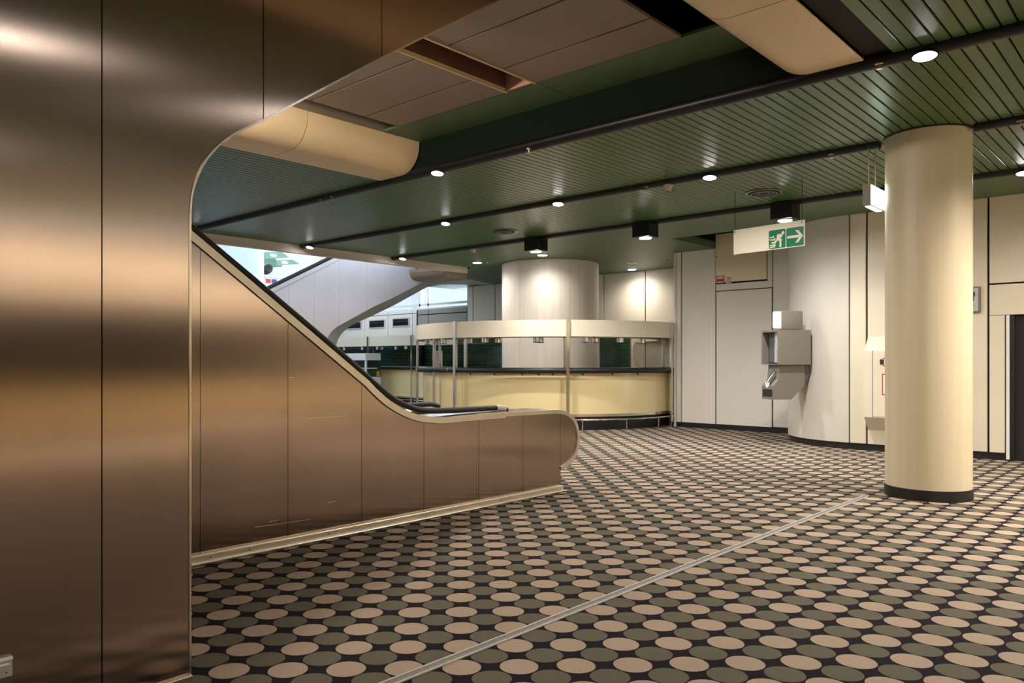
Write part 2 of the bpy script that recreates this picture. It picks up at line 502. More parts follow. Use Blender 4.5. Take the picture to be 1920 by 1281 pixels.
def make_recessed():
    r = empty('recessed_downlight', (0, 0, 0), label='', cat='light', group='small downlights recessed in the smooth green ceiling')
    mobj('ring', CY_((0, 0), .125, -.012, .004, 28), 'white', r, smooth=True)
    mobj('lens', CY_((0, 0), .100, -.017, -.0125, 28), 'lens', r)
    spot(r, (0, 0, -.03), 48, 2.8, 1.0, (1, .93, .84))
    return r


rl = make_recessed()
for i, (u, v, lab) in enumerate(((1017, 478, 'recessed downlight just in front of the thick cream pillar'), (895, 492, 'recessed downlight left of the thick cream pillar'),
                                 (1185, 505, 'recessed downlight washing the cream wall right of the pillar'))):
    p = at(u, v, z=HC - .002)
    if i == 0: rl.location = p; rl['label'] = lab
    else: dup(rl, p, 0, lab)
ww = empty('added_wash_lamp', (-7, -7.85, HC - .002), label='', cat='light', group='added lamps washing the wall behind the camera')  # unseen lamps added to brighten the wall that the steel reflects
mobj('ring', CY_((0, 0), .125, -.012, .004, 28), 'white', ww); mobj('lens', CY_((0, 0), .100, -.017, -.0125, 28), 'lens', ww)
spot(ww, (0, 0, -.03), 68, 2.7, .6, (1, .88, .74))
for i, n_ in enumerate(('one', 'two', 'three', 'four', 'five', 'six', 'seven', 'eight', 'nine', 'ten', 'eleven', 'twelve')):
    l_ = 'added unseen wash lamp behind the camera, number %s from the left end' % n_; p = (-7 + i * 1.75, -7.85, HC - .002)
    if i: dup(ww, p, 0, l_)
    else: ww['label'] = l_
dr = empty('unlit_downlight', at(1185, 492, z=HC - .002), label='small unlit recessed spot in front of the wall washer light', cat='light')
mobj('ring', AW((0, 0), .085, .12, -.012, .004, 0, 2 * PI, 28), 'alu', dr); mobj('cup', CY_((0, 0), .085, -.006, .002, 24), 'black', dr)

# ------------------------------------------------------------------ recess over the escalators, beige rounded beams
ZR = 4.28
XR = 6.70
rec = mobj('ceiling', B(-8, XR, 2.04, 8.2, ZR + .38, ZR + .45), 'void'); tag(rec, 'recessed ceiling of beige panels over the escalators', kind='structure')
cuts = [-8, -5.9, -3.8, -1.7, .4, 1.9, 3.36, 4.10, 4.84, 5.58, 6.10]
for a, b in zip(cuts, cuts[1:]):
    for y0, y1 in ((3.35, 5.0), (5.37, 7.13)):
        if b <= 4.2: y1_ = y1 if y0 > 5.2 else 5.37
        else: y1_ = y1
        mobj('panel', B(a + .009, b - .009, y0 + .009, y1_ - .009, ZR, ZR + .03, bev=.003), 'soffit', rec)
# slot where a panel is missing
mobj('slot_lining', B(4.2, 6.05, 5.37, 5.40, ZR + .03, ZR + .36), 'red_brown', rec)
mobj('slot_lining', B(6.05, 6.08, 5.0, 5.40, ZR, ZR + .36), 'lit_red_brown', rec)
mobj('slot_frame', B(4.2, 6.08, 4.985, 5.0, ZR - .012, ZR + .05), 'lip', rec)
mobj('slot_frame', B(4.2, 6.08, 5.37, 5.385, ZR - .012, ZR + .03), 'lip', rec)
# green border panels at the far end of the recess
mobj('border_panel', B(6.10, XR, 2.8, 4.98, ZR + .002, ZR + .03), 'green', rec)
mobj('border_panel', B(6.10, XR, 4.99, 7.4, ZR + .002, ZR + .03), 'green', rec)
tag(mobj('wall_recess', B(XR, XR + .04, 2.04, 8.2, HC + .03, ZR + .45), 'dark_green'), 'end wall of the ceiling recess above the near rail, coloured as shade', kind='structure')
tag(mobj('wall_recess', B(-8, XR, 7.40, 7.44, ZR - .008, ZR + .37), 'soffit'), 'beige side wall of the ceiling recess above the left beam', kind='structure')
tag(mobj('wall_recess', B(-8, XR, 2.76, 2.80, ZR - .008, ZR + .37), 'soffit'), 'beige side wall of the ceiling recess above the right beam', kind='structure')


def lip(y_flat, y_round, label, seams):
    """ceiling edge beam with a flat soffit and a rounded nose towards the recess"""
    r = .34; s = 1 if y_round > y_flat else -1
    prof = [(y_flat, HC + .12), (y_flat, HC - .004)]
    cy_, cz_ = y_round - s * r, HC - .004 + r
    for i in range(13):
        a = -PI / 2 + (PI / 2) * i / 12
        prof.append((cy_ + s * r * math.cos(a), cz_ + r * math.sin(a)))
    prof.append((y_round, ZR - .01)); prof.append((y_round - s * .05, ZR - .01)); prof.append((y_round - s * .05, HC + .30)); prof.append((cy_, HC + .12))
    root = empty('ceiling_beam', (0, y_flat, HC), label=label, cat='beam')
    ed = [-8] + seams + [XR - .02]
    for a, b in zip(ed, ed[1:]):
        o = mobj('beam_panel', P([(p[0] - y_flat, p[1] - HC) for p in prof], 'x', a + .005, b - .005), 'lip', root, smooth=True)
    core = [((p[0] - y_flat) * .96 + .0, p[1] - HC + .012) for p in prof]
    mobj('joint_backing', P(core, 'x', -7.9, XR - .04), 'void', root)


lip(2.04, 2.80, 'beige rounded ceiling beam at upper right, running to the near rail', [1.2, 5.2])
lip(8.18, 7.40, 'golden beige rounded ceiling beam at upper left, beyond the steel escalator', [1.5, 5.0])

ol = empty('added_recess_lamp', (2.2, 6.3, ZR - .004), label='added fill lamp in the beige recess, hidden above the steel escalator', cat='light')  # unseen lamp added to brighten the left beige beam
mobj('base', CY_((0, 0), .17, -.02, .003, 28), 'white', ol); mobj('dome', CY_((0, 0), .15, -.08, -.021, 28, r2=.16), 'lens_soft', ol, smooth=True)
pl = bpy.data.lights.new('lamp_light', 'POINT'); pl.energy = 130; pl.color = LAMP_COL; pl.shadow_soft_size = .12
link(bpy.data.objects.new('lamp_light', pl), ol).location = (0, 0, -.22)

# ------------------------------------------------------------------ front steel escalator cladding (left)
YF = 3.41


def pq(u, v, y):
    p = at(u, v, y=y); return (p.x, p.z)


curve = [pq(358, 1000, YF), pq(358, 440, YF)] + smooth_path([pq(358, 425, YF), pq(359, 385, YF), pq(366, 347, YF), pq(380, 314, YF), pq(402, 284, YF), pq(430, 260, YF), pq(462, 242, YF), pq(495, 227, YF)], 4) + [pq(716, 110, YF), pq(940, 0, YF)]
x_leg = curve[0][0]
curve[0] = (x_leg, 0.0); curve[1] = (x_leg, curve[1][1])
sl = (curve[-1][1] - curve[-2][1]) / (curve[-1][0] - curve[-2][0])
top_z = 4.22
curve.append((curve[-1][0] + (top_z - curve[-1][1]) / sl, top_z))
outline = [(-6.0, 0.0)] + curve + [(-6.0, top_z)]
fe = empty('escalator', (x_leg, YF, 0), label='large brushed steel escalator side at left with a curved cut-away underside', cat='escalator')
fe_in = lambda pts: [(p[0] - x_leg, p[1]) for p in pts]
seams = [-6.0, -4.4, -3.2, -2.1, -1.1, at(-190, 600, y=YF).x, at(191, 600, y=YF).x, at(494, 200, y=YF).x, at(716, 100, y=YF).x, 4.6]
for a, b in zip(seams, seams[1:]):
    poly = clip_poly(clip_poly(outline, 0, a + .0025, False), 0, b - .0025, True)
    if len(poly) > 2: mobj('panel', P(fe_in(poly), 'y', 0, .012), 'steel', fe)
core = [(-6.0, 0.0)] + offset_path(curve, .012) + [(-6.0, top_z)]
mobj('truss', P(fe_in(core), 'y', .013, 1.45), 'void', fe)
mobj('edge_trim', ribbon(fe_in(curve), fe_in(offset_path(curve, .010)), 'y', -.006, .012), 'steel_edge', fe)
mobj('soffit_skin', ribbon(fe_in(curve), fe_in(offset_path(curve, .011)), 'y', .0125, 1.45), 'steel', fe)
mobj('kick_trim', B(-4, -.0, -.022, -.0005, .0, .022, bev=.003), 'steel_edge', fe)
# metal cover plate at the lower left edge of the picture
pa, pb = pq(-60, 1240, YF), pq(22, 1228, YF); pc = pq(22, 1266, YF)
cp = empty('cover_plate', (pb[0], YF, pc[1]), label='small steel cover plate with two bright ridges low on the left steel wall', cat='plate')
hh = pb[1] - pc[1]
mobj('plate', B(-.16, 0, -.012, -.001, 0, hh, bev=.003), 'silver', cp)
mobj('ridge', B(-.16, -.001, -.022, -.012, hh - .012, hh, bev=.002), 'white', cp); mobj('ridge', B(-.16, -.01, -.018, -.012, hh - .032, hh - .024, bev=.002), 'white', cp)
mobj('screw', CY_((0, 0), .003, 0, .002, 10), 'ink', cp).matrix_local = Matrix.Translation((-.022, -.012, .02)) @ Matrix.Rotation(PI / 2, 4, 'X')

# ------------------------------------------------------------------ middle escalator
YM = 5.30
up_px = [(300, 383.5), (357.5, 432.5), (493.8, 547.5), (632.5, 665), (690, 714)]
upper = [pq(u, v, YM) for u, v in up_px] + smooth_path([pq(705, 730, YM), pq(730, 751.7, YM), pq(760, 769.2, YM), pq(786.7, 778.5, YM), pq(813, 781.6, YM), pq(830, 782.5, YM), pq(868, 779.2, YM)], 4) + [pq(946.7, 773.3, YM)]
nose_px = [(1040, 768.5), (1056, 770), (1069, 777), (1079, 790), (1084, 808), (1085, 826), (1082, 846), (1075, 862), (1064, 873), (1051, 882)]
nose = smooth_path([pq(u, v, YM) for u, v in nose_px], 3)
xb = pq(1051, 900, YM)[0]
sl2 = (upper[1][1] - upper[0][1]) / (upper[1][0] - upper[0][0])
head = (upper[0][0] + (4.22 - upper[0][1]) / sl2, 4.22)
prof = [head] + upper + nose
bottom_z = .0
o_mid = prof + [(xb, nose[-1][1]), (xb, bottom_z), (-6, bottom_z), (-6, 4.22)]
me_ = empty('escalator', (xb, YM, 0), label='bronze lit steel escalator balustrade in the middle with a rounded newel end', cat='escalator')
sh = lambda pts: [(p[0] - xb, p[1]) for p in pts]
BAND = .085
inner = offset_path(prof, -BAND if offset_path(prof, .01)[5][1] > prof[5][1] else BAND)
o_in = [(-6, 4.22 - .0)] + [p for p in inner] + [(xb, inner[-1][1]), (xb, bottom_z), (-6, bottom_z)]
sx = [-6, -2.2, -.9, .3, 1.6] + [pq(u, 850, YM)[0] for u in (375.5, 540, 678, 795, 897.5, 980.5, 1050.5)] + [12]
pan = prof + [(xb, nose[-1][1]), (xb, bottom_z), (-6, bottom_z), (-6, 4.22)]
for a, b in zip(sx, sx[1:]):
    poly = clip_poly(clip_poly(pan, 0, a + .0022, False), 0, b - .0022, True)
    if len(poly) > 2: mobj('panel', P(sh(poly), 'y', 0, .012), 'steel', me_)
core = offset_path(prof, .012 * (-1 if offset_path(prof, .01)[5][1] > prof[5][1] else 1))
mobj('balustrade_core', P(sh(core + [(xb - .01, nose[-1][1]), (xb - .01, 0), (-6, 0), (-6, 4.2)]), 'y', .013, .40), 'void', me_)
k = -1 if offset_path(prof, .01)[5][1] > prof[5][1] else 1
n_up = len(upper) + 1
slope_part = prof[:n_up]
mobj('edge_trim', ribbon(sh(slope_part), sh(offset_path(slope_part, .058 * k)), 'y', -.016, .012), 'alu', me_)
mobj('trim_joint', ribbon(sh(offset_path(slope_part, .058 * k)), sh(offset_path(slope_part, .063 * k)), 'y', -.002, .012), 'void', me_)
mobj('newel_trim', ribbon(sh(prof[n_up - 1:]), sh(offset_path(prof[n_up - 1:], .042 * k)), 'y', -.016, .012), 'alu', me_)
mobj('deck', ribbon(sh(prof[:n_up]), sh(offset_path(prof[:n_up], .011 * k)), 'y', .0125, .42), 'steel', me_)
mobj('newel_skin', ribbon(sh(prof[n_up - 1:]), sh(offset_path(prof[n_up - 1:], .011 * k)), 'y', .0125, .42), 'steel', me_)
kt = B(-9, .0, -.045, -.001, 0, .075, bev=.006); mobj('kick_plate', kt, 'alu', me_)
mobj('kick_foot', B(-9, .03, -.07, -.046, 0, .022, bev=.004), 'steel_edge', me_)
for u, v in ((395, 1042), (468, 1028), (617, 1000), (845, 960), (940, 942)):
    pz = at(u, v, y=YM - .046); mobj('screw', CY_((0, 0), .005, 0, .004, 8), 'ink', me_).matrix_local = Matrix.Translation((pz.x - xb, -.046, .045)) @ Matrix.Rotation(PI / 2, 4, 'X')
for (ua, va), (ub, vb) in (((478, 989), (580, 974)), ((503, 979), (523, 975)), ((540, 708), (551, 708)), ((613, 943), (630, 940)), ((575, 785), (650, 780))):
    p0, p1 = pq(ua, va, YM), pq(ub, vb, YM); mobj('scratch', P(sh([(p0[0], p0[1] - .0012), (p1[0], p1[1] - .0012), (p1[0], p1[1] + .0012), (p0[0], p0[1] + .0012)]), 'y', -.0012, -.0004), 'alu', me_)
# inner skirts, steps and the far balustrade
mobj('far_balustrade', P(sh(offset_path(prof, .03 * k) + [(xb - .01, nose[-1][1]), (xb - .01, 0), (-6, 0), (-6, 4.2)]), 'y', 1.15, 1.5), 'steel', me_)
st = bmesh.new()
for i in range(16):
    xx = upper[4][0] - .35 - i * .4; zz = .12 + i * .2 * 1.15
    if zz > 3.2: break
    box(st, xx - .4 - xb, xx - xb, .42, 1.15, zz - .3, zz)
tag(mobj('steps', st, 'phone_dark', me_), kind='stuff')
mobj('comb_floor', B(upper[4][0] - .35 - xb, xb - .6 - xb, .42, 1.15, 0, .06), 'silver', me_)
# handrails: black tubes riding just above the trim
YH = YM + .20
hp = smooth_path([pq(u, v, YH) for u, v in ((250, 336), (400, 463), (500, 546.5), (640, 665), (702, 720), (735, 747), (760, 760), (783, 768), (815, 770.5), (865, 768.5), (920, 765.5), (938, 765), (949, 769))], 4)
mobj('handrail', T([(p[0] - xb, YH - YM, p[1]) for p in hp], .034, n=12, flat=.85), 'black', me_, smooth=True)
mobj('handrail_band', T([(p[0] - xb, YH - YM, p[1]) for p in smooth_path([pq(u, v, YH) for u, v in ((929, 765), (937, 765), (945, 766.5))], 3)], .038, n=12, flat=.85), 'white', me_, smooth=True)
YH2 = YM + 1.25
mobj('handrail', T([(p[0] - xb, YH2 - YM, p[1]) for p in hp], .034, n=12, flat=.85), 'black', me_, smooth=True)

# ------------------------------------------------------------------ round column, front right
t_c = math.tan(math.radians(29.565)); d_c = 8.385
CC = (d_c * (t_c * CA + SA), d_c * (-t_c * SA + CA)); CRAD = .4145
ct = empty('column', (*CC, 0), label='tall round cream column standing on the dotted carpet at right', cat='column', kind='thing')
mobj('shaft', CY_((0, 0), CRAD, .115, HC - .001, 96), 'column', ct, smooth=True)
mobj('base_ring', CY_((0, 0), CRAD + .008, 0, .115, 96), 'black', ct, smooth=True)
mobj('collar', AW((0, 0), CRAD + .001, CRAD + .022, HC - .012, HC - .001, 0, 2 * PI, 64), 'black', ct, smooth=True)

# lit sign box by the column
q_s = 2.745
ls = empty('lit_sign', (9.22, q_s, 3.20), label='lit white sign box hanging on two rods behind the column', cat='sign')
mobj('housing', B(0, .52, -.0, .085, .0, .24, bev=.004), 'grey_panel', ls)
mobj('face', B(.012, .51, -.006, -.0005, .012, .228), 'sign_lit', ls)
mobj('print', B(.16, .5, -.009, -.0062, .165, .19), 'teal_mark', ls)
mobj('lamp_strip', B(.05, .45, .015, .07, -.006, -.0005), 'lens_soft', ls)
for xx in (.06, .30): mobj('rod', T([(xx, .04, .24), (xx, .04, HC - 3.20 + .03)], .006, n=8), 'alu', ls)

# ------------------------------------------------------------------ walls
BASE = .11


def wall_panels(parent, x, ys, z0=BASE, z1=HC, thick=.05, m='cream', gap=.030, zcuts=()):
    zs = [z0] + list(zcuts) + [z1]
    for a, b in zip(ys, ys[1:]):
        lo, hi = min(a, b), max(a, b)
        for c, d in zip(zs, zs[1:]):
            mobj('panel', B(x, x + thick, lo + gap / 2, hi - gap / 2, c + (gap / 2 if c > z0 else 0), d - (gap / 2 if d < z1 else 0), bev=.004), m, parent)


# right wall with the rounded corner
XW = 13.52; RC = 1.5
yc = q_on(1592, XW)
wr = mobj('wall_right', B(XW + .055, XW + .25, -9, yc, 0, HC), 'void'); tag(wr, 'cream panelled wall at right with dark joints and a rounded corner', kind='structure')
yd0, yd1 = q_on(1886, XW), -1.2           # doorway
wall_panels(wr, XW, [yc, q_on(1625, XW), q_on(1853, XW)], m='cream')
z_h = at(1856, 533, x=XW).z; z_d = at(1890, 591, x=XW).z
wall_panels(wr, XW, [q_on(1853, XW), yd0], BASE, z_d, m='cream')
wall_panels(wr, XW, [q_on(1853, XW), -1.2], z_d + .006, z_h - .012, m='cream'); wall_panels(wr, XW, [q_on(1853, XW), -1.2], z_h + .012, HC, m='cream')
wall_panels(wr, XW, [-1.2, -3.5, -5.8, -8.1], m='cream')
# rounded corner panel
cc = (XW + RC, yc)
mobj('curved_panel', AW(cc, RC - .05, RC, BASE, HC, PI - .004, PI / 2, 40), 'curved', wr, smooth=True)
mobj('curved_backing', AW(cc, RC - .12, RC - .055, 0, HC, PI, PI / 2, 40), 'void', wr, smooth=True)
tag(mobj('baseboard_right', B(XW + .03, XW + .056, yd0, yc, 0, BASE + .01), 'black'), kind='structure')
tag(mobj('baseboard_right', AW(cc, RC - .055, RC - .03, 0, BASE + .01, PI, PI / 2, 40), 'black'), kind='structure')
# door
d1 = mobj('door_1', B(XW + .12, XW + .16, yd1, yd0 - .10, 0, z_d), 'door'); tag(d1, 'dark glossy plum door at the right edge', kind='structure')
mobj('door_frame', B(XW + .02, XW + .16, yd0 - .10, yd0 - .045, 0, z_d), 'black', d1)
mobj('steel_jamb', B(XW - .004, XW + .14, yd0 - .044, yd0 - .004, 0.02, z_d), 'white', d1)

# set-back panel wall (middle right)
XP = 15.60
y_a, y_b, y_c2, y_d = q_on(1263, XP), q_on(1342, XP), q_on(1448, XP), yc + RC - .2
wb_ = mobj('wall_middle', B(XP + .055, XP + .25, y_d - .3, y_a - .06, 0, HC + .5), 'void'); tag(wb_, 'off-white panelled wall with an access hatch, between the bar and the telephone', kind='structure')
wall_panels(wb_, XP, [y_a - .055, q_on(1277.5, XP), y_b], m='white_panel')
z_s = at(1345, 547, x=XP).z
wall_panels(wb_, XP, [y_b, y_c2], BASE, z_s, m='white_panel')
# hatch surround: upper panel with the hatch opened in it
ze0, ze1 = at(1342, 531, x=XP).z, HC + .33
yh0, yh1 = q_on(1439, XP), y_b
mobj('panel', B(XP, XP + .05, y_c2 + .006, y_b - .006, z_s + .018, ze0 - .03, bev=.003), 'white_panel', wb_)
mobj('panel', B(XP, XP + .05, y_c2 + .006, yh0, ze0 - .025, ze1, bev=.003), 'white_panel', wb_)
ha = mobj('access_hatch', B(XP - .030, XP + .02, yh0 + .012, yh1 - .008, ze0 + .004, HC + .3, bev=.004), 'hatch')
ha['category'] = 'hatch'; ha['label'] = 'tan access hatch high on the off-white wall, behind the escape sign'
xs_ = XP - .034
n0 = at(1343, 518, x=xs_); n1 = at(1358, 531, x=xs_)
nt_ = empty('warning_notice', (xs_, n0.y, n1.z), label='small red framed notice on the lower corner of the tan hatch', cat='notice')
wn, hn = -(n0.y - n1.y), n0.z - n1.z
mobj('frame', B(0, .003, wn, 0, 0, hn), 'red', nt_)
mobj('text_field', B(-.002, 0, wn + .02, -.02, hn * .58, hn * .92), 'paper', nt_); mobj('text_field', B(-.002, 0, wn + .02, -.02, hn * .10, hn * .24), 'paper', nt_)
for zz in (.70, .80): mobj('text_line', B(-.003, -.002, wn + .03, -.03, hn * zz, hn * (zz + .03)), 'ink', nt_)
n0 = at(1361, 519, x=xs_); n1 = at(1371, 531, x=xs_)
st_ = empty('sticker', (xs_, n0.y, n1.z), label='small pale sticker beside the red notice on the hatch', cat='sticker'); wn, hn = -(n0.y - n1.y), n0.z - n1.z
mobj('sheet', B(0, .002, wn, 0, 0, hn), 'beige_plastic', st_)
for zz in (.15, .6): mobj('mark', B(-.002, 0, wn * .8, wn * .4, hn * zz, hn * (zz + .22)), 'grey_panel', st_)
mobj('latch', CY_((0, 0), .014, 0, .01, 12), 'ink', ha).matrix_world = Matrix.Translation((XP - .032, at(1344.5, 482, x=XP - .03).y, at(1344.5, 482, x=XP - .03).z)) @ Matrix.Rotation(-PI / 2, 4, 'Y')
wall_panels(wb_, XP + .03, [y_c2, q_on(1478, XP + .03), q_on(1496, XP), y_d], m='white_panel', gap=.010)
tag(mobj('baseboard_middle', B(XP + .03, XP + .05, y_d, y_a, 0, BASE + .01), 'black'), kind='structure')
# side return of the panel wall behind the bar and the back wall
XB = 18.06
tag(mobj('wall_return', B(XP + .004, XB, y_a - .055, y_a - .004, 0, HC), 'white_panel'), 'off-white end face of the panelled wall beside the bar', kind='structure')
wk = mobj('wall_back', B(XB + .055, XB + .3, y_a - .2, 17.75, 0, HC), 'void'); tag(wk, 'cream panelled wall behind the bar pillar', kind='structure')
wall_panels(wk, XB, [y_a, q_on(1210, XB), q_on(1132, XB), 13.3, 14.8, q_on(928, XB), q_on(887, XB)], m='cream', gap=.03)
wall_panels(wk, XB, [q_on(887, XB), q_on(876, XB)], m='white_panel', gap=.03)
yk = q_on(876, XB)

# walls behind the camera (the steel reflects them); counter, niche and canopy added for that
wf = mobj('wall_front', B(-8, 13.8, -9.3, -9, 0, HC), 'cream'); tag(wf, 'cream wall behind the camera', kind='structure')
mobj('reflection_counter', B(-8, 13.4, -8.2, -8.1, .12, 1.05), 'bar_cream', wf); mobj('reflection_counter_top', B(-8, 13.4, -9, -8.02, 1.05, 1.10), 'black', wf)
mobj('reflection_niche', B(-8, 13.4, -8.99, -8.9, 1.10, 2.55), 'void', wf); mobj('reflection_canopy', B(-8, 13.4, -8.6, -8.3, 2.55, HC), 'cream', wf)
mobj('plinth', B(-8, 13.4, -8.5, -8.3, 0, .12), 'black', wf)
tag(mobj('wall_left', B(-8.3, -8, -9.3, 33, 0, HC + .8), 'cream'), 'cream wall closing the hall behind the escalators', kind='structure')

# ------------------------------------------------------------------ round bar
BC = (15.43, 12.18)
BR = 3.40
ang = lambda u, r: None


def bar_angle(u, r, c=BC):
    """angle on the circle of radius r about c that shows at column u, nearer crossing"""
    t = (u - CX) / F_PX; d = Vector((t * CA + SA, -t * SA + CA)).normalized(); cv = Vector(c)
    b = d.dot(cv); disc = b * b - (cv.length_squared - r * r)
    k = b - math.sqrt(max(disc, 0)); p = d * k
    return math.atan2(p.y - c[1], p.x - c[0])


pil = empty('column', (*BC, 0), label='thick cream pillar rising through the middle of the round bar', cat='column', kind='thing')
PR = 1.22
a0 = bar_angle(974, PR)
for i in range(6):
    a, b = a0 + i * PI / 3 + .003, a0 + (i + 1) * PI / 3 - .003
    mobj('casing_panel', AW((0, 0), PR - .03, PR, 0, HC - .001, a, b, 22), 'pillar', pil, smooth=True)
mobj('core', CY_((0, 0), PR - .035, 0, HC - .001, 48), 'void', pil, smooth=True)

bar = empty('bar', (*BC, 0), label='round cream bar with black padded rail and canopy ring on steel posts around the pillar', cat='bar')
Z_RAIL = 1.27; A0, A1 = math.radians(118), math.radians(342)
aL, aM, aR = bar_angle(854, BR), bar_angle(1064, BR), bar_angle(1256, BR)
if aL < 0: aL += 2 * PI
if aM < 0: aM += 2 * PI
if aR < 0: aR += 2 * PI
cut = [A0, math.radians(150), aL, aM, aR, A1]
CRW = BR - .20
for a, b in zip(cut, cut[1:]):
    mobj('front_panel', AW((0, 0), CRW - .04, CRW, .34, 1.20, a + .002, b - .002, 18), 'bar_cream', bar, smooth=True)
mobj('steel_band', AW((0, 0), CRW - .03, CRW + .012, .285, .345, A0, A1, 70), 'steel_edge', bar, smooth=True)
mobj('plinth', AW((0, 0), CRW - .30, CRW - .06, 0, .29, A0, A1, 70), 'black', bar, smooth=True)
mobj('worktop', AW((0, 0), CRW - .5, CRW + .02, 1.20, 1.235, A0, A1, 70), 'steel', bar, smooth=True)
arc = lambda r, z, n=80, a=A0, b=A1: [(r * math.cos(a + (b - a) * i / n), r * math.sin(a + (b - a) * i / n), z) for i in range(n + 1)]
mobj('padded_rail', T(arc(BR - .06, Z_RAIL), .062, n=14), 'black', bar, smooth=True)
mobj('foot_rail', T(arc(BR - .02, .235), .021, n=10), 'chrome', bar, smooth=True)
for u in (780, 905, 990, 1092, 1175, 1235):
    a = bar_angle(u, BR - .02); x, y = (BR - .02) * math.cos(a), (BR - .02) * math.sin(a)
    mobj('foot_rail_post', T([(x, y, 0), (x, y, .235)], .016, n=8), 'chrome', bar)
for u in (880, 925, 978, 1010, 1037, 1094, 1150, 1198):
    a = bar_angle(u, BR - .06); x, y = (BR - .10) * math.cos(a), (BR - .10) * math.sin(a)
    mobj('rail_bracket', B(x - .012, x + .012, y - .012, y + .012, Z_RAIL - .10, Z_RAIL - .05), 'black', bar)
for u in (842, 1066):
    a = bar_angle(u, BR - .06)
    mobj('rail_joint', T([((BR - .06) * math.cos(a + s), (BR - .06) * math.sin(a + s), Z_RAIL) for s in (-.004, .004)], .064, n=14), 'steel', bar, smooth=True)

can = bar
ZC0, ZC1 = 1.985, 2.335
for a, b in zip(cut, cut[1:]):
    mobj('band_panel', AW((0, 0), BR - .04, BR, ZC0, ZC1, a + .003, b - .003, 18), 'canopy', can, smooth=True)
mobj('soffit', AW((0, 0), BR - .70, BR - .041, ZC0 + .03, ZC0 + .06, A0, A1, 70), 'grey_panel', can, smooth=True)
mobj('inner_band', AW((0, 0), BR - .74, BR - .70, ZC0, ZC0 + .2, A0, A1, 70), 'canopy', can, smooth=True)
for u in (854, 1064.5, 1257):
    for r, z1 in ((BR + .022, ZC1 + .012), (BR - .42, ZC0 + .03)):
        a = bar_angle(u, BR) if r > BR else bar_angle({854: 873, 1064.5: 1059.5, 1257: 1243}[u], r)
        c, s = math.cos(a), math.sin(a)
        g = B(-.024, .024, -.036, .036, 0, z1, bev=.003)
        o = mobj('post', g, 'chrome', can); o.location = (r * c, r * s, 0); o.rotation_euler = (0, 0, a)
for adeg, r in ((150, BR + .022), (146, BR - .42), (172, BR - .42), (166, BR - .05), (158, BR - .40)):
    a = math.radians(adeg)
    o = mobj('post', B(-.024, .024, -.036, .036, 0, ZC0 + .03, bev=.003), 'chrome', can); o.location = (r * math.cos(a), r * math.sin(a), 0); o.rotation_euler = (0, 0, a)


def make_canopy_spot():
    r = empty('canopy_spotlight', (0, 0, 0), label='', cat='spotlight', group='small steel spotlights under the round canopy')
    mobj('barrel', CY_((0, 0), .075, -.145, 0, 20), 'chrome', r, smooth=True)
    mobj('rim', AW((0, 0), .06, .078, -.15, -.140, 0, 2 * PI, 20), 'black', r)
    return r


cs = make_canopy_spot(); ncs = 0
for u, rr_, where in ((1006, BR - .30, 'left one of the overlapping pair before the pillar'), (1013, BR - .55, 'right one of the overlapping pair before the pillar'),
                      (1098, BR - .30, 'just right of the middle canopy post'), (1117, BR - .55, 'second to the right of the middle canopy post'),
                      (1163, BR - .30, 'in front of the green tile panel'), (1204, BR - .55, 'rightmost under the canopy'),
                      (909, BR - .25, 'in front of the dark tile wall, left one'), (934, BR - .5, 'in front of the dark tile wall, right one'),
                      (832, BR - .2, 'left of the left canopy post'), (879, BR - .55, 'just right of the left canopy post'), (802, BR - .25, 'leftmost under the canopy'), (820, BR - .55, 'second from the left end of the canopy')):
    a = bar_angle(u, rr_); p = (BC[0] + rr_ * math.cos(a), BC[1] + rr_ * math.sin(a), ZC0 + .03)
    lab = 'steel spotlight under the round canopy, ' + where
    if ncs == 0: cs.location = p; cs['label'] = lab
    else: dup(cs, p, 0, lab)
    ncs += 1


# tiled walls behind the bar
def tile_wall(name, x, y0, y1, z0, z1, size, m, label, cols=None):
    root = empty(name, (x, y0, z0), label=label, cat='tile wall')
    mobj('backing', B(.012, .06, 0, y1 - y0, 0, z1 - z0), 'grout', root)
    g = bmesh.new(); ny = max(1, round((y1 - y0) / size)); nz = max(1, round((z1 - z0) / size)); sy, sz = (y1 - y0) / ny, (z1 - z0) / nz
    for i in range(ny):
        for j in range(nz):
            tl = random.uniform(-.002, .002)
            box(g, tl, .012, i * sy + .005, (i + 1) * sy - .005, j * sz + .005, (j + 1) * sz - .005)
    tag(mobj('tiles', g, m, root), kind='stuff')
    return root


tile_wall('tile_panel', XB - .08, q_on(1181, XB - .08), q_on(1124, XB - .08), .0, 2.42, .1, 'tile', 'bright green tiled panel right of the bar pillar')
tile_wall('tile_panel', XB - .08, q_on(945, XB - .08), q_on(785, XB - .08), .0, 2.22, .1, 'tile', 'dark green tiled panel left of the bar pillar')

# steel cabinet and tap in the bar
ca_ = at(835, 693, x=16.9)
cb = empty('steel_cabinet', (ray(822, 679).x * 19.6, ray(822, 679).y * 19.6, 1.236), math.radians(-43), label='brown grey steel cabinet standing on the left worktop of the round bar', cat='cabinet')
mobj('body', B(-.10, .10, -.16, .16, 0, .50, bev=.01), 'grey_panel', cb); mobj('door', B(-.112, -.10, -.15, .15, .02, .48, bev=.003), 'phone', cb)
mobj('handle', B(-.13, -.112, -.13, -.11, .2, .35, bev=.003), 'steel', cb)

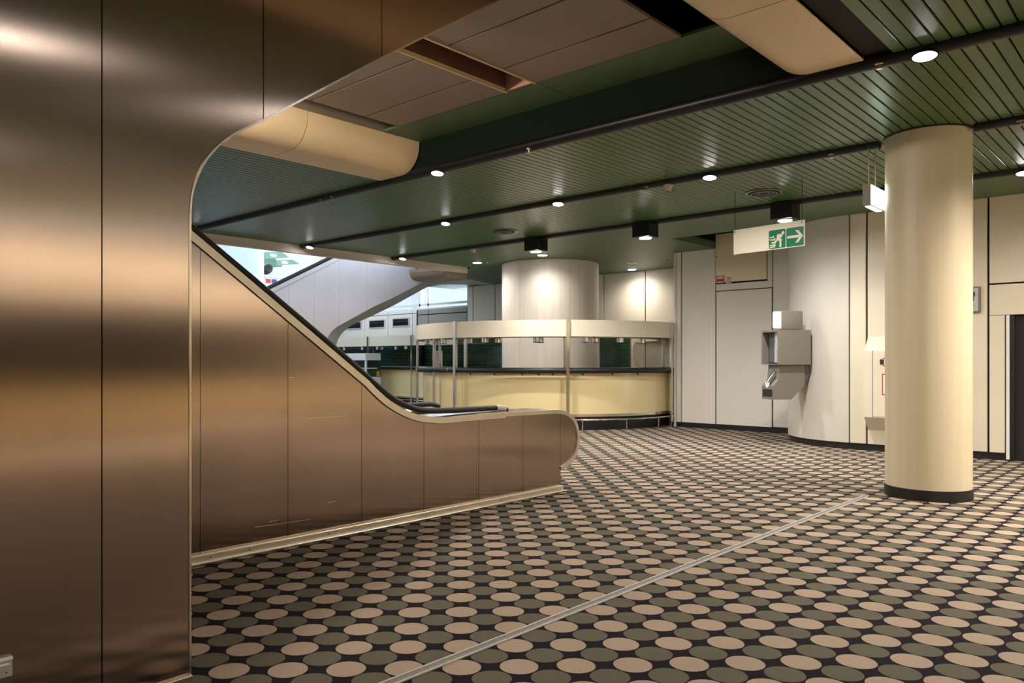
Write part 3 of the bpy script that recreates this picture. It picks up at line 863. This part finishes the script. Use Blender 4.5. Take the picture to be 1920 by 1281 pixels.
# ------------------------------------------------------------------ payphone on the rounded corner
ph_rot = math.radians(-34)
cc_ = Vector((XW + RC, yc)); rc_ = ray(1460, 679); ph_c, ph_s = math.cos(ph_rot), math.sin(ph_rot)
D = 12.0
while D < 15:                                                      # slide the telephone back until its bracket meets the rounded corner
    k_ = D / 12.7; hit = min((Vector((rc_.x * D + ph_c * .66 * k_ - ph_s * y_ * k_, rc_.y * D + ph_s * .66 * k_ + ph_c * y_ * k_)) - cc_).length for y_ in (.1, .2, .3, .4))
    if hit < RC + .004: break
    D += .01
k_ = D / 12.7; base = Vector((rc_.x * D, rc_.y * D, 0))     # near vertical edge of the hood
# local axes: +x goes back to the wall (image right), +y across the front (image left)
ph = empty('payphone', (base.x, base.y, 1.45), ph_rot, 'grey brown wall telephone with open hood, lit lamp box and lower shelf', 'telephone')
zpx = lambda v: (CY - v) / F_PX * D
DEP, WID = .60 * k_, .50 * k_
h0, h1 = zpx(684), zpx(618)
tk = .035
g = bmesh.new(); box(g, 0, DEP, 0, tk, h0, h1); box(g, 0, DEP, WID - tk, WID, h0, h1); box(g, 0, DEP, tk, WID - tk, h1 - tk, h1); box(g, 0, DEP, tk, WID - tk, h0, h0 + tk * .5); box(g, DEP - .05, DEP, tk, WID - tk, h0, h1)
mobj('hood', g, 'phone', ph)
g2 = B(.10, .14, tk, WID * .52, h0 + tk, h1 - tk); mobj('phone_panel', g2, 'sign_grey', ph)
mobj('inner_wall', B(.12, .16, WID * .52, WID - tk, h0 + tk, h1 - tk), 'phone_dark', ph)
for (yy, zz, ww, hh_, mm) in ((.10, .62, .06, .05, 'teal_mark'), (.10, .74, .06, .05, 'sign_grey'), (.16, .45, .05, .16, 'paper'), (.13, .22, .04, .14, 'paper'), (.19, .62, .03, .22, 'paper'), (.08, .15, .05, .05, 'navy')):
    mobj('button_plate', B(.088, .0995, yy - ww / 2, yy + ww / 2, h0 + (h1 - h0) * zz, h0 + (h1 - h0) * zz + hh_), mm if mm != 'teal_mark' else 'pale_green', ph)
# lamp box
l0, l1 = h1, zpx(582)
mobj('lamp_box', B(.07, .50, .03, .17, l0 + .001, l1, bev=.025), 'phone', ph, smooth=True)
mobj('lamp_diffuser', B(-.02, .07, .045, .145, l0 + .035, l1 - .02, bev=.012), 'lens_soft', ph)
# lower shelf: slanting block
s0, s1 = zpx(750), h0
prof_ = [(.08, s1 - .001), (.56, s1 - .001), (.56, zpx(724)), (.30, s0), (-.05, s0), (-.05, zpx(724)), (.0, zpx(718)), (.05, zpx(712))]
bm_ = P([(x, z) for x, z in prof_], 'y', .08, WID - .10); mobj('shelf', bm_, 'phone', ph)
mobj('shelf_slot', B(-.056, -.0505, .11, WID - .13, zpx(745), zpx(731)), 'void', ph)
hs = T([(.22, .20, h0 + .0), (.09, .22, (h0 + zpx(719)) / 2), (-.035, .24, zpx(719))], .062, n=16); mobj('chute', hs, 'chute', ph, smooth=True)
gl = CY_((0, 0), .058, 0, .012, 16); o = mobj('coin_flap', gl, 'white', ph); o.matrix_local = Matrix.Translation((-.052, .245, zpx(720))) @ Matrix.Rotation(-PI / 2, 4, 'Y') @ Matrix.Scale(1.25, 4, (1, 0, 0))
mobj('wall_bracket', P([(.50, zpx(627)), (.66, zpx(627)), (.66, zpx(706)), (.56, zpx(722)), (.56, zpx(722)), (.50, h0)], 'y', .10, WID - .1), 'phone_dark', ph)

# ------------------------------------------------------------------ fire cabinet behind the column
XC = XW - .22
y0f, y1f = q_on(1620, XC), q_on(1760, XC)
zt, zm, zb, zbb = at(1625, 632, x=XW).z, at(1620, 658, x=XC).z, at(1620, 782, x=XC).z, at(1622, 806, x=XW).z
fc = empty('fire_cabinet', (XW, y0f, zb), label='cream fire hose cabinet on the wall, half hidden behind the column', cat='cabinet')
wy = y1f - y0f
body = P([(0, zbb - zb), (-.22, 0), (-.22, zm - zb), (0, zt - zb)], 'y', 0, wy)
mobj('body', body, 'cream', fc)
ydv = q_on(1637, XC) - y0f
mobj('door', B(-.226, -.2205, wy + .05, ydv, .02, zm - zb - .01, bev=.002), 'cream', fc)
mobj('door_joint', B(-.224, -.2203, ydv, ydv + .008, .0, zm - zb), 'void', fc)
yl1, yl2 = q_on(1650, XC), q_on(1657, XC)
mobj('latch', B(-.24, -.2265, q_on(1657, XC) - y0f, q_on(1650.5, XC) - y0f, at(1650, 683, x=XC).z - zb, at(1650, 674, x=XC).z - zb), 'ink', fc)
g = mobj('label_frame', B(-.228, -.2265, q_on(1700, XC) - y0f, q_on(1656, XC) - y0f, at(1656, 687, x=XC).z - zb, at(1656, 671, x=XC).z - zb), 'red', fc)
mobj('label_sheet', B(-.2295, -.2282, q_on(1698, XC) - y0f, q_on(1657.5, XC) - y0f, at(1656, 685, x=XC).z - zb, at(1656, 673, x=XC).z - zb), 'paper', fc)
mobj('label_frame', B(-.228, -.2265, q_on(1700, XC) - y0f, q_on(1654, XC) - y0f, at(1656, 741, x=XC).z - zb, at(1656, 701, x=XC).z - zb), 'red', fc)
mobj('label_sheet', B(-.2295, -.2282, q_on(1698, XC) - y0f, q_on(1656, XC) - y0f, at(1656, 739, x=XC).z - zb, at(1656, 703, x=XC).z - zb), 'paper', fc)

# ------------------------------------------------------------------ toilet sign
XS = XW - .035
yr, zt_, zb_ = q_on(1838.5, XS), at(1838, 537, x=XS).z, at(1838, 586, x=XS).z
ts = empty('toilet_sign', (XW, yr, zb_), label='pale grey toilet sign with a black man symbol beside the column', cat='sign')
ht = zt_ - zb_; wt = .34
mobj('plate', B(-.035, -.001, 0, wt, 0, ht, bev=.01), 'phone', ts)
mobj('face', B(-.038, -.0355, .03, wt - .03, .025, ht - .025), 'sign_grey', ts)
mc = .105
pm = bmesh.new()
def sq(bm, y0, y1, z0, z1): box(bm, -.041, -.0385, y0, y1, z0, z1)
sq(pm, mc - .020, mc + .020, ht * .60, ht * .80); sq(pm, mc - .020, mc - .003, ht * .45, ht * .61); sq(pm, mc + .003, mc + .020, ht * .45, ht * .61)
sq(pm, mc + .023, mc + .034, ht * .62, ht * .79); sq(pm, mc - .034, mc - .023, ht * .62, ht * .79); sq(pm, mc - .034, mc + .034, ht * .77, ht * .80)
prism(pm, [(mc + .017 * math.cos(i * PI / 6), ht * .86 + .017 * math.sin(i * PI / 6)) for i in range(12)], 'x', -.041, -.0385)
mobj('man_symbol', pm, 'ink', ts)
mobj('dash_mark', B(-.041, -.0385, .085, .2, ht * .255, ht * .285), 'ink', ts)

# ------------------------------------------------------------------ hanging escape sign
e0, e1 = at(1375.5, 432, x=10.60), at(1509, 416.5, x=10.44)
ev = Vector((e1.x - e0.x, e1.y - e0.y)); EL = ev.length
rz = math.atan2(ev.y, ev.x)
zb1 = at(1376, 477.5, x=10.60).z
es = empty('escape_sign', (e0.x, e0.y, zb1), rz, 'white hanging board with a green running man and arrow escape symbol', 'sign')
EH = e0.z - zb1
mobj('board', B(0, EL, 0, .012, 0, EH, bev=.002), 'sign_white', es)
fr = lambda u: (Vector((at(u, 450, x=10.5).x, at(u, 450, x=10.5).y)) - Vector((e0.x, e0.y))).dot(ev.normalized())
xa, xm, xz = EL * .515, EL * .752, EL * .985
zl, zh = EH * .035, EH * .76
def rrect(x0, x1, z0, z1, r=.018):
    pts = []
    for cx_, cz_, a in ((x1 - r, z1 - r, 0), (x0 + r, z1 - r, 90), (x0 + r, z0 + r, 180), (x1 - r, z0 + r, 270)):
        for i in range(5):
            an = math.radians(a + i * 22.5); pts.append((cx_ + r * math.cos(an), cz_ + r * math.sin(an)))
    return pts
mobj('symbol_field', P(rrect(xa, xm - .008, zl, zh), 'y', -.002, 0), 'sign_green', es)
mobj('symbol_field', P(rrect(xm + .004, xz, zl, zh), 'y', -.002, 0), 'sign_green', es)
def shape(name, polys, x0, x1):
    g = bmesh.new()
    for pl in polys: prism(g, [(x0 + (x1 - x0) * a, zl + (zh - zl) * b) for a, b in pl], 'y', -.004, -.0021)
    return mobj(name, g, 'sign_white', es)
shape('arrow', [[(.06, .44), (.06, .58), (.74, .58), (.86, .51), (.74, .44)], [(.52, .84), (.70, .84), (.97, .51), (.80, .51)], [(.80, .51), (.97, .51), (.70, .18), (.52, .18)]], xm + .004, xz)
hd = [(.86 + .09 * math.cos(i * PI / 7), .80 + .09 * math.sin(i * PI / 7)) for i in range(14)]
shape('running_man', [hd,
      [(.49, .72), (.56, .76), (.80, .74), (.83, .66), (.74, .55), (.68, .48), (.55, .44), (.47, .50)],          # torso
      [(.49, .72), (.47, .50), (.53, .48), (.55, .68)],                                                           # back arm
      [(.67, .56), (.82, .42), (.78, .37), (.63, .50)],                                                           # front arm
      [(.47, .52), (.55, .44), (.40, .28), (.16, .28), (.16, .36), (.34, .37)],                                   # trailing leg
      [(.55, .46), (.68, .48), (.76, .34), (.76, .05), (.65, .05), (.65, .32)]], xa, xm - .008)
shape('flames', [[(.04, .66), (.20, .64), (.34, .72), (.30, .60), (.10, .58)], [(.04, .54), (.24, .51), (.43, .58), (.36, .44), (.10, .46)],
                 [(.05, .22), (.24, .22), (.42, .28), (.36, .14), (.08, .15)], [(.05, .11), (.34, .12), (.40, .22), (.40, .08), (.06, .04)]], xa, xm - .008)
for xx in (.025, EL - .045):
    mobj('hole', B(xx - .004, xx + .006, -.002, 0, EH - .045, EH - .012), 'ink', es)
for xx, u in ((.02, 1380), (EL - .04, 1504)):
    mobj('wire', T([(xx, .006, EH - .03), (xx, .006, HC - zb1 + .005)], .004, n=6), 'ink', es)


# ------------------------------------------------------------------ small ceiling fittings
def vent(u, v, r, label):
    p = at(u, v, z=HC - .004)
    t = empty('air_vent', p, label=label, cat='vent', group='round air vents in the slat ceiling')
    mobj('ring', AW((0, 0), r * .86, r, -.012, .004, 0, 2 * PI, 36), 'steel', t, smooth=True)
    for i, f in enumerate((.74, .54, .34)):
        mobj('louvre', AW((0, 0), r * (f - .10), r * f, -.026 + .005 * i, -.014 + .005 * i, 0, 2 * PI, 32), 'phone_dark', t, smooth=True)
    mobj('back', CY_((0, 0), r * .86, -.004, .003, 32), 'void', t)


vent(1432, 361, .26, 'round air vent in the slats beside the hanging escape sign'); vent(947, 434, .24, 'round air vent in the slats left of the last box downlight')


def detector(x, u, label):
    t = empty('smoke_detector', (x, q_on(u, x), HC - .062), label=label, cat='detector', group='beige smoke detectors under the rails')
    mobj('base', CY_((0, 0), .06, -.02, .004, 20, r2=.06), 'beige_plastic', t, smooth=True)
    mobj('head', CY_((0, 0), .032, -.085, -.02, 20, r2=.056), 'beige_plastic', t, smooth=True)
    mobj('grille', CY_((0, 0), .026, -.10, -.085, 16), 'phone_dark', t, smooth=True)


detector(R2, 1253, 'beige smoke detector under the middle rail'); detector(R3, 887, 'beige smoke detector under the thin rail near the pillar')


def sprinkler(x, u, label):
    t = empty('sprinkler', (x - .045, q_on(u, x), HC - .045), label=label, cat='sprinkler', group='small brass sprinklers on the rails')
    mobj('cup', CY_((0, 0), .034, -.008, .004, 16), 'brass', t, smooth=True); mobj('nozzle', CY_((0, 0), .010, -.04, -.008, 10), 'brass', t, smooth=True)
    mobj('deflector', CY_((0, 0), .024, -.045, -.04, 12), 'steel', t)


for x, u, l in ((R1, 1652, 'brass sprinkler on the near rail beside the right beige beam'), (R1, 997, 'brass sprinkler on the near rail above the bar pillar'), (R1, 628, 'right one of two brass sprinklers on the near rail below the left beam'),
                (R1, 607, 'left one of two brass sprinklers on the near rail below the left beam'), (R2, 1562, 'brass sprinkler on the middle rail left of the column'), (R2, 1914, 'brass sprinkler on the middle rail right of the column'), (R2, 1215, 'brass sprinkler left of the smoke detector on the middle rail')):
    sprinkler(x, u, l)
for u, v, l in ((1140, 465, 'tiny ceiling sprinkler nearest the middle box downlight'), (1252, 486, 'tiny ceiling sprinkler beside the off-white wall end'), (914, 492, 'tiny ceiling sprinkler left of the pillar top')):
    t = empty('sprinkler', at(u, v, z=HC), label=l, cat='sprinkler', group='tiny sprinklers in the smooth green ceiling'); mobj('cup', CY_((0, 0), .03, -.01, .002, 12), 'white', t); mobj('nozzle', CY_((0, 0), .012, -.05, -.01, 8), 'steel', t)

# ------------------------------------------------------------------ far hall: silver escalator
YS = 16.0
A_px = [(607, 900), (608, 660), (610, 645), (614, 633), (621, 622), (632, 613), (640, 608.5), (697, 577), (740, 557), (790, 531), (806, 526), (826, 523.8), (880, 524.2), (945, 524.5)]
B_px = [(629, 900), (629, 667), (630, 650), (634, 636), (642, 624), (655, 613), (664, 608), (705, 589), (740, 572), (778, 551), (800, 539), (829, 533), (880, 533.8), (945, 534.5)]
A_ = [pq(u, v, YS) for u, v in A_px]; A_[0] = (A_[1][0], 0)
yB = YS + .55
Bp = [pq(u, v, yB) for u, v in B_px]; Bp[0] = (Bp[1][0], 0)
tl_ = [pq(400, 591.5, YS), pq(495, 545, YS), pq(640, 474.5, YS)]; sl3 = (tl_[2][1] - tl_[1][1]) / (tl_[2][0] - tl_[1][0])
tops = [(tl_[0][0], tl_[0][1]), (tl_[2][0] + 2.0, tl_[2][1] + 2.0 * sl3), (A_[-1][0], tl_[2][1] + 2.0 * sl3)]
poly = [(tl_[0][0], 0)] + A_ + tops[::-1]
xr0 = A_[1][0]
se = empty('escalator', (xr0, YS, 0), label='far silver escalator side rising to the right in daylight', cat='escalator')
s3 = lambda pts: [(p[0] - xr0, p[1]) for p in pts]
sxs = [tl_[0][0]] + [pq(u, 560, YS)[0] for u in (446, 494, 541, 589, 637, 687.5, 738, 790, 836, 880)] + [A_[-1][0] + .01]
for a, b in zip(sxs, sxs[1:]):
    pl = clip_poly(clip_poly(poly, 0, a + .004, False), 0, b - .004, True)
    if len(pl) > 2: mobj('panel', P(s3(pl), 'y', 0, .015), 'silver', se)
bm_ = bmesh.new(); ra = [bm_.verts.new((p[0] - xr0, .016, p[1])) for p in A_]; rb = [bm_.verts.new((p[0] - xr0, yB - YS, p[1])) for p in Bp]
for i in range(len(ra) - 1): bm_.faces.new((ra[i], rb[i], rb[i + 1], ra[i + 1]))
ex = bmesh.ops.extrude_face_region(bm_, geom=bm_.faces[:]); bmesh.ops.translate(bm_, verts=[v for v in ex['geom'] if isinstance(v, bmesh.types.BMVert)], vec=(-.03, .0, .03))
mobj('chamfered_underside', bm_, 'silver', se, smooth=True)
mobj('handrail', T([(tl_[0][0] - xr0, -.02, tl_[0][1] + .02), (tl_[1][0] - xr0, -.02, tl_[1][1] + .02), (tops[1][0] - xr0, -.02, tops[1][1] + .02)], .045, n=10), 'void', se)
mobj('handrail_ledge', ribbon(s3(tops[:2]), s3(offset_path(tops[:2], -.12)), 'y', -.03, -.001), 'silver', se)
mobj('red_tag', B(.22, .25, .22, .3, at(618, 650, y=YS).z, at(618, 638, y=YS).z), 'red', se) if False else None
# rounded beam end at the corner of the opening
xl, xrr = at(833, 503, y=14.06).x, at(879, 503, y=14.06).x
zlo = at(860, 522, y=14.06).z
pr = [(xl, HC - .02), (xl + .01, HC - .12)]
for i in range(9):
    a = PI + (PI / 2) * i / 8; rr2 = .22; pr.append((xl + .02 + rr2 + rr2 * math.cos(a), zlo + rr2 + rr2 * math.sin(a)))
pr += [(xrr, zlo), (xrr, HC - .02)]
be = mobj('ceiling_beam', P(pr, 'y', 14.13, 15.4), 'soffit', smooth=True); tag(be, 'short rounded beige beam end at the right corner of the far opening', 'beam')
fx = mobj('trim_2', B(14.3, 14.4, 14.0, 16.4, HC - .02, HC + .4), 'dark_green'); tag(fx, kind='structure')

# ------------------------------------------------------------------ far hall: window wall and second bar
XL = XB
zlow = at(830, 578, x=XL).z
yq1 = q_on(783, XL)
lw = mobj('wall_far', B(XL + .05, XL + .3, yk, 30, 0, zlow), 'void'); tag(lw, 'low wall under the bright far window, shade put into its grey panels', kind='structure')
wall_panels(lw, XL, [yk, q_on(803, XL), yq1], 2.0, zlow, m='grey_panel', gap=.03, zcuts=(at(830, 588, x=XL).z,))  # grey stands for the shaded face, the white panels below for the lit one
ysm = [yq1, q_on(776, XL), q_on(730, XL), q_on(686, XL), q_on(645, XL), q_on(600, XL)]
wall_panels(lw, XL - .06, ysm, 2.0, at(740, 591, x=XL).z, m='white_panel', gap=.03)
wall_panels(lw, XL - .06, [yq1, q_on(776, XL), q_on(730, XL), q_on(686, XL), q_on(645, XL), q_on(600, XL)], at(740, 591, x=XL).z + .02, zlow, m='white', gap=.03)
for i, (u0, u1, v0, v1) in enumerate(((736.5, 767.5, 597, 612), (692.5, 722, 600.5, 615), (650, 678, 604, 617))):
    xx = XL - .07
    p0, p1 = at(u0, v0, x=xx), at(u1, v1, x=xx)
    wv = empty('window_%d' % (i + 2), (xx, p1.y, p1.z), kind='structure', label=('right', 'middle', 'left')[i] + 'most of the three small dark louvred windows above the far bar' if i != 1 else 'small dark louvred window between two others above the far bar')
    wy_, wz_ = p0.y - p1.y, p0.z - p1.z
    mobj('window_frame', B(-.02, .0, 0, wy_, 0, wz_), 'sign_grey', wv); mobj('pane', B(-.025, -.0205, .04, wy_ - .04, .04, wz_ - .04), 'glass_dark', wv)
    mobj('louvre_bar', B(-.030, -.0255, .04, wy_ - .04, wz_ * .60, wz_ * .63), 'phone_dark', wv)
# glazed strip above the low wall
w1 = empty('window_1', (XL, yk, zlow), label='long bright window above the far low wall', kind='structure')
gz1 = HC + .1 - zlow
mobj('window_frame', B(.02, .10, 0, 8.5, 0, .05), 'white', w1)
for u in (786, 802): 
    y = q_on(u, XL) - yk; mobj('mullion', B(.02, .10, y - .04, y + .04, .05, gz1), 'white', w1)
zt1 = at(800, 571, x=XL).z - zlow; mobj('transom', B(.02, .10, 0, 8.5, zt1 - .04, zt1 + .03), 'white', w1)
mobj('pane', B(.05, .06, 0, 8.5, .05, gz1), 'glass', w1)
sky_room = tag(mobj('ceiling', B(XL, 30, 17.75, 40, 4.6, 4.7), 'white'), 'pale ceiling of the daylit room behind the far window', kind='structure')
for i in range(7): mobj('lamp', B(19.5 + i * 1.1, 19.7 + i * 1.1, 19.0 + (i % 3) * 1.6, 19.5 + (i % 3) * 1.6, 4.585, 4.599), 'void' if i % 2 else 'lens', sky_room)
# wide pier between window and opening
tag(mobj('wall_pier', B(XL + .3, XL + .5, q_on(770, XL + .3), q_on(786, XL + .3), zlow, 5.5), 'white_panel'), kind='structure')

# second bar: along y at x = 16.3
X2 = 16.3
y20, y21 = 16.4, 24.0
b2 = empty('bar', (X2, y20, 0), label='far straight cream bar with flat canopy on posts, left of the round bar', cat='bar')
L2 = y21 - y20
yseg = [0, q_on(768, X2) - y20, q_on(690, X2) - y20, L2]
for a, b in zip(yseg, yseg[1:]): mobj('front_panel', B(.10, .14, a + .01, b - .01, .34, 1.2), 'bar_cream', b2)
mobj('plinth', B(.16, .3, 0, L2, 0, .34), 'black', b2); mobj('steel_band', B(.085, .15, 0, L2, .30, .345), 'steel_edge', b2); mobj('worktop', B(.1, .6, 0, L2, 1.2, 1.235), 'steel', b2)
mobj('padded_rail', T([(0, 0, 1.27), (0, L2 * .5, 1.27), (0, q_on(684, X2) - y20, 1.27)], .062, n=12), 'black', b2, smooth=True)
mobj('foot_rail', T([(0, 0, .24), (0, L2, .24)], .022, n=8), 'chrome', b2)
c2 = b2
z20, z21 = at(735, 648.5, x=X2).z, at(735, 630, x=X2).z
for a, b in zip(yseg, yseg[1:]): mobj('band_panel', B(0, .04, a + .008, b - .008, z20, z21), 'canopy', c2)
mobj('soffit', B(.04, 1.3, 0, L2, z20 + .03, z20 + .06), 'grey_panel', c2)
for u, dx in ((772, -.03), (690, -.03), (701, .42), (638, .42)):
    y = q_on(u, X2 + dx) - y20; mobj('post', B(dx - .03, dx + .03, y - .03, y + .03, 0, z21 if dx < 0 else z20 + .03), 'chrome', c2)
sp2 = None
for u, l in ((646, 'leftmost steel spotlight under the far straight canopy'), (680, 'second steel spotlight from the left under the far straight canopy'), (708, 'steel spotlight right of the white stall post under the far canopy'), (717, 'steel spotlight beside another, mid far canopy'), (743, 'steel spotlight over the green tiles, far canopy'), (762, 'rightmost steel spotlight under the far straight canopy')):
    xx = X2 + .3 + (.25 if int(u) % 2 else 0); dup(cs, (xx, q_on(u, xx), z20 + .03), 0, l)['group'] = 'small steel spotlights under the far canopy'
tile_wall('tile_panel', 17.7, q_on(776, 17.7), q_on(735, 17.7), 0, 2.1, .12, 'tile', 'dark tiled back wall of the far bar, right part')
tile_wall('tile_panel', 17.7, q_on(735, 17.7), q_on(700, 17.7), 0, 2.02, .12, 'tile_teal', 'teal tiled back wall of the far bar, left part')
tag(mobj('wall_far', B(17.78, 17.84, q_on(790, 17.8), 26, 0, 2.3), 'void'), 'dark back wall of the far bar', kind='structure')
# white stall with display in front of the far bar
ks_p = at(683, 700, x=15.2)
kx = 15.2; ky0, ky1 = q_on(686, kx), q_on(630, kx)
ks = empty('display_stall', (kx, ky0, 0), label='white display stall with a glazed front standing left of the far bar', cat='stall')
zz0, zz1, zz2 = at(660, 707, x=kx).z, at(660, 676, x=kx).z, at(660, 663, x=kx).z
kl = ky1 - ky0
mobj('base', B(0, .6, 0, kl, 0, zz0, bev=.01), 'white', ks); mobj('sign_band', B(-.02, .6, 0, kl, zz1, zz2, bev=.01), 'white', ks)
mobj('post', B(0, .05, 0, .06, zz0, zz1), 'white', ks); mobj('pane', B(.02, .03, .06, kl, zz0, zz1), 'glass', ks); mobj('back', B(.56, .6, 0, kl, zz0, zz1), 'tile', ks)
mobj('shelf', B(.04, .5, .06, kl, (zz0 + zz1) / 2, (zz0 + zz1) / 2 + .03), 'white', ks)
mobj('lit_display', B(.1, .2, .35, .62, zz0 + .01, zz0 + .18, bev=.02), 'orange', ks)

# ------------------------------------------------------------------ far upper level seen through the gap
DA, DD = math.radians(-18.44), 24.0
dx_, dz_ = DD * math.sin(DA), DD * math.cos(DA)
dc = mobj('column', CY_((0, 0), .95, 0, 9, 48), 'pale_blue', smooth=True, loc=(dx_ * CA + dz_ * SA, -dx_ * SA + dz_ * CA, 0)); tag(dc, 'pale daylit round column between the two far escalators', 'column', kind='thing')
uc = mobj('ceiling', P([(20, 5.1), (20, 5.2), (36, 8.6), (36, 8.5)], 'y', 25, 44), 'white'); tag(uc, 'white sloping soffit of the far upper level', kind='structure')
tag(mobj('wall_upper', B(-6, 36, 33.0, 33.2, 3.2, 12), 'white'), 'white far wall of the upper level', kind='structure')
tag(mobj('wall_far_end', B(-8.3, 36, 33.0, 33.2, 0, 3.19), 'grey_panel'), 'grey end wall added to block outside light from the far lower hall', kind='structure')  # unseen wall added to keep world light out of the slat reflections
for i, (u0, v0, u1, v1) in enumerate(((496, 457, 514, 467), (497, 472, 542, 486), (519, 487, 562, 498))):
    yy = 31.0
    pts = [pq(u0, v1, yy), pq(u1, v1 - 3, yy), pq((u0 + u1 * 2.2) / 3.2, v0, yy), pq(u0, v0 + 1, yy)]
    o = mobj('ceiling_panel', P(pts, 'y', yy, yy + .06), 'pale_green'); tag(o, ('topmost', 'middle', 'lowest')[i] + ' pale green slanted panel beside the daylit column', 'panel', 'pale green panels of the far upper level')
    pm_ = Vector(pts[0]).lerp(Vector(pts[2]), .5)
    if i: mobj('lamp', B(pm_.x - .14, pm_.x + .14, yy - .03, yy - .001, pm_.y - .02, pm_.y + .02), 'lens_soft', o)
tag(mobj('wall_pier', B(pq(607, 480, 30)[0], pq(621, 480, 30)[0], 30, 30.4, 3.6, 9), 'canopy'), 'beige pier of the far upper level', kind='structure')
gw = [pq(u, v, 31.5) for u, v in ((496, 475), (515, 484), (530, 500), (496, 503))]
tag(mobj('trim_3', P(gw, 'y', 31.5, 31.6), 'pale_green'), 'green side of the upper level behind the column', kind='structure')
tag(mobj('floor', B(0, 17, 25.5, 33, 3.35, 3.6), 'white'), 'floor slab of the far upper level', kind='structure')
# display rack with cards and the railing
rk0, rk1 = at(496, 546, y=27), at(532, 520, y=27)
rk = empty('card_rack', (rk0.x, 27, 3.6), label='white rack of colourful cards beside the daylit column', cat='rack')
wk_, hk = rk1.x - rk0.x, rk1.z - 3.6
mobj('frame', B(0, wk_, .02, .08, 0, hk), 'white', rk)
cols = ['red', 'navy', 'paper', 'orange', 'navy', 'red']
for r_ in range(4):
    for c_ in range(3):
        x0 = .06 + c_ * (wk_ - .06) / 3; z0 = hk - (r_ + 1) * (hk / 4.3)
        mobj('card', B(x0, x0 + wk_ / 3 - .08, -.01, .019, z0, z0 + .17), cols[(r_ * 2 + c_) % 6] if cols[(r_ * 2 + c_) % 6] != 'orange' else 'lip', rk)
rlp = at(496, 519.5, y=26.5), at(560, 520, y=26.5)
rg = empty('railing', (rlp[0].x, 26.5, rlp[0].z), label='thin grey rail in front of the far card rack', cat='railing')
mobj('top_rail', T([(0, 0, 0), (rlp[1].x - rlp[0].x, 0, 0)], .03, n=8), 'sign_grey', rg)
for f in (.02, .5, .98): mobj('post', T([((rlp[1].x - rlp[0].x) * f, 0, 0), ((rlp[1].x - rlp[0].x) * f, 0, 3.6 - rlp[0].z)], .022, n=8), 'sign_grey', rg)
bgp = Vector((at(503, 512, y=27).x, 27.06, 3.6 + hk + .26))
g = bmesh.new(); bmesh.ops.create_icosphere(g, subdivisions=3, radius=.24)
for v in g.verts: v.co = Vector((v.co.x * .95, v.co.y * .6, v.co.z * .85 + .05 * math.sin(7 * v.co.x)))
bag = mobj('bag', g, 'black', smooth=True, loc=bgp); tag(bag, 'dark rounded bag shape above the far card rack', 'bag')
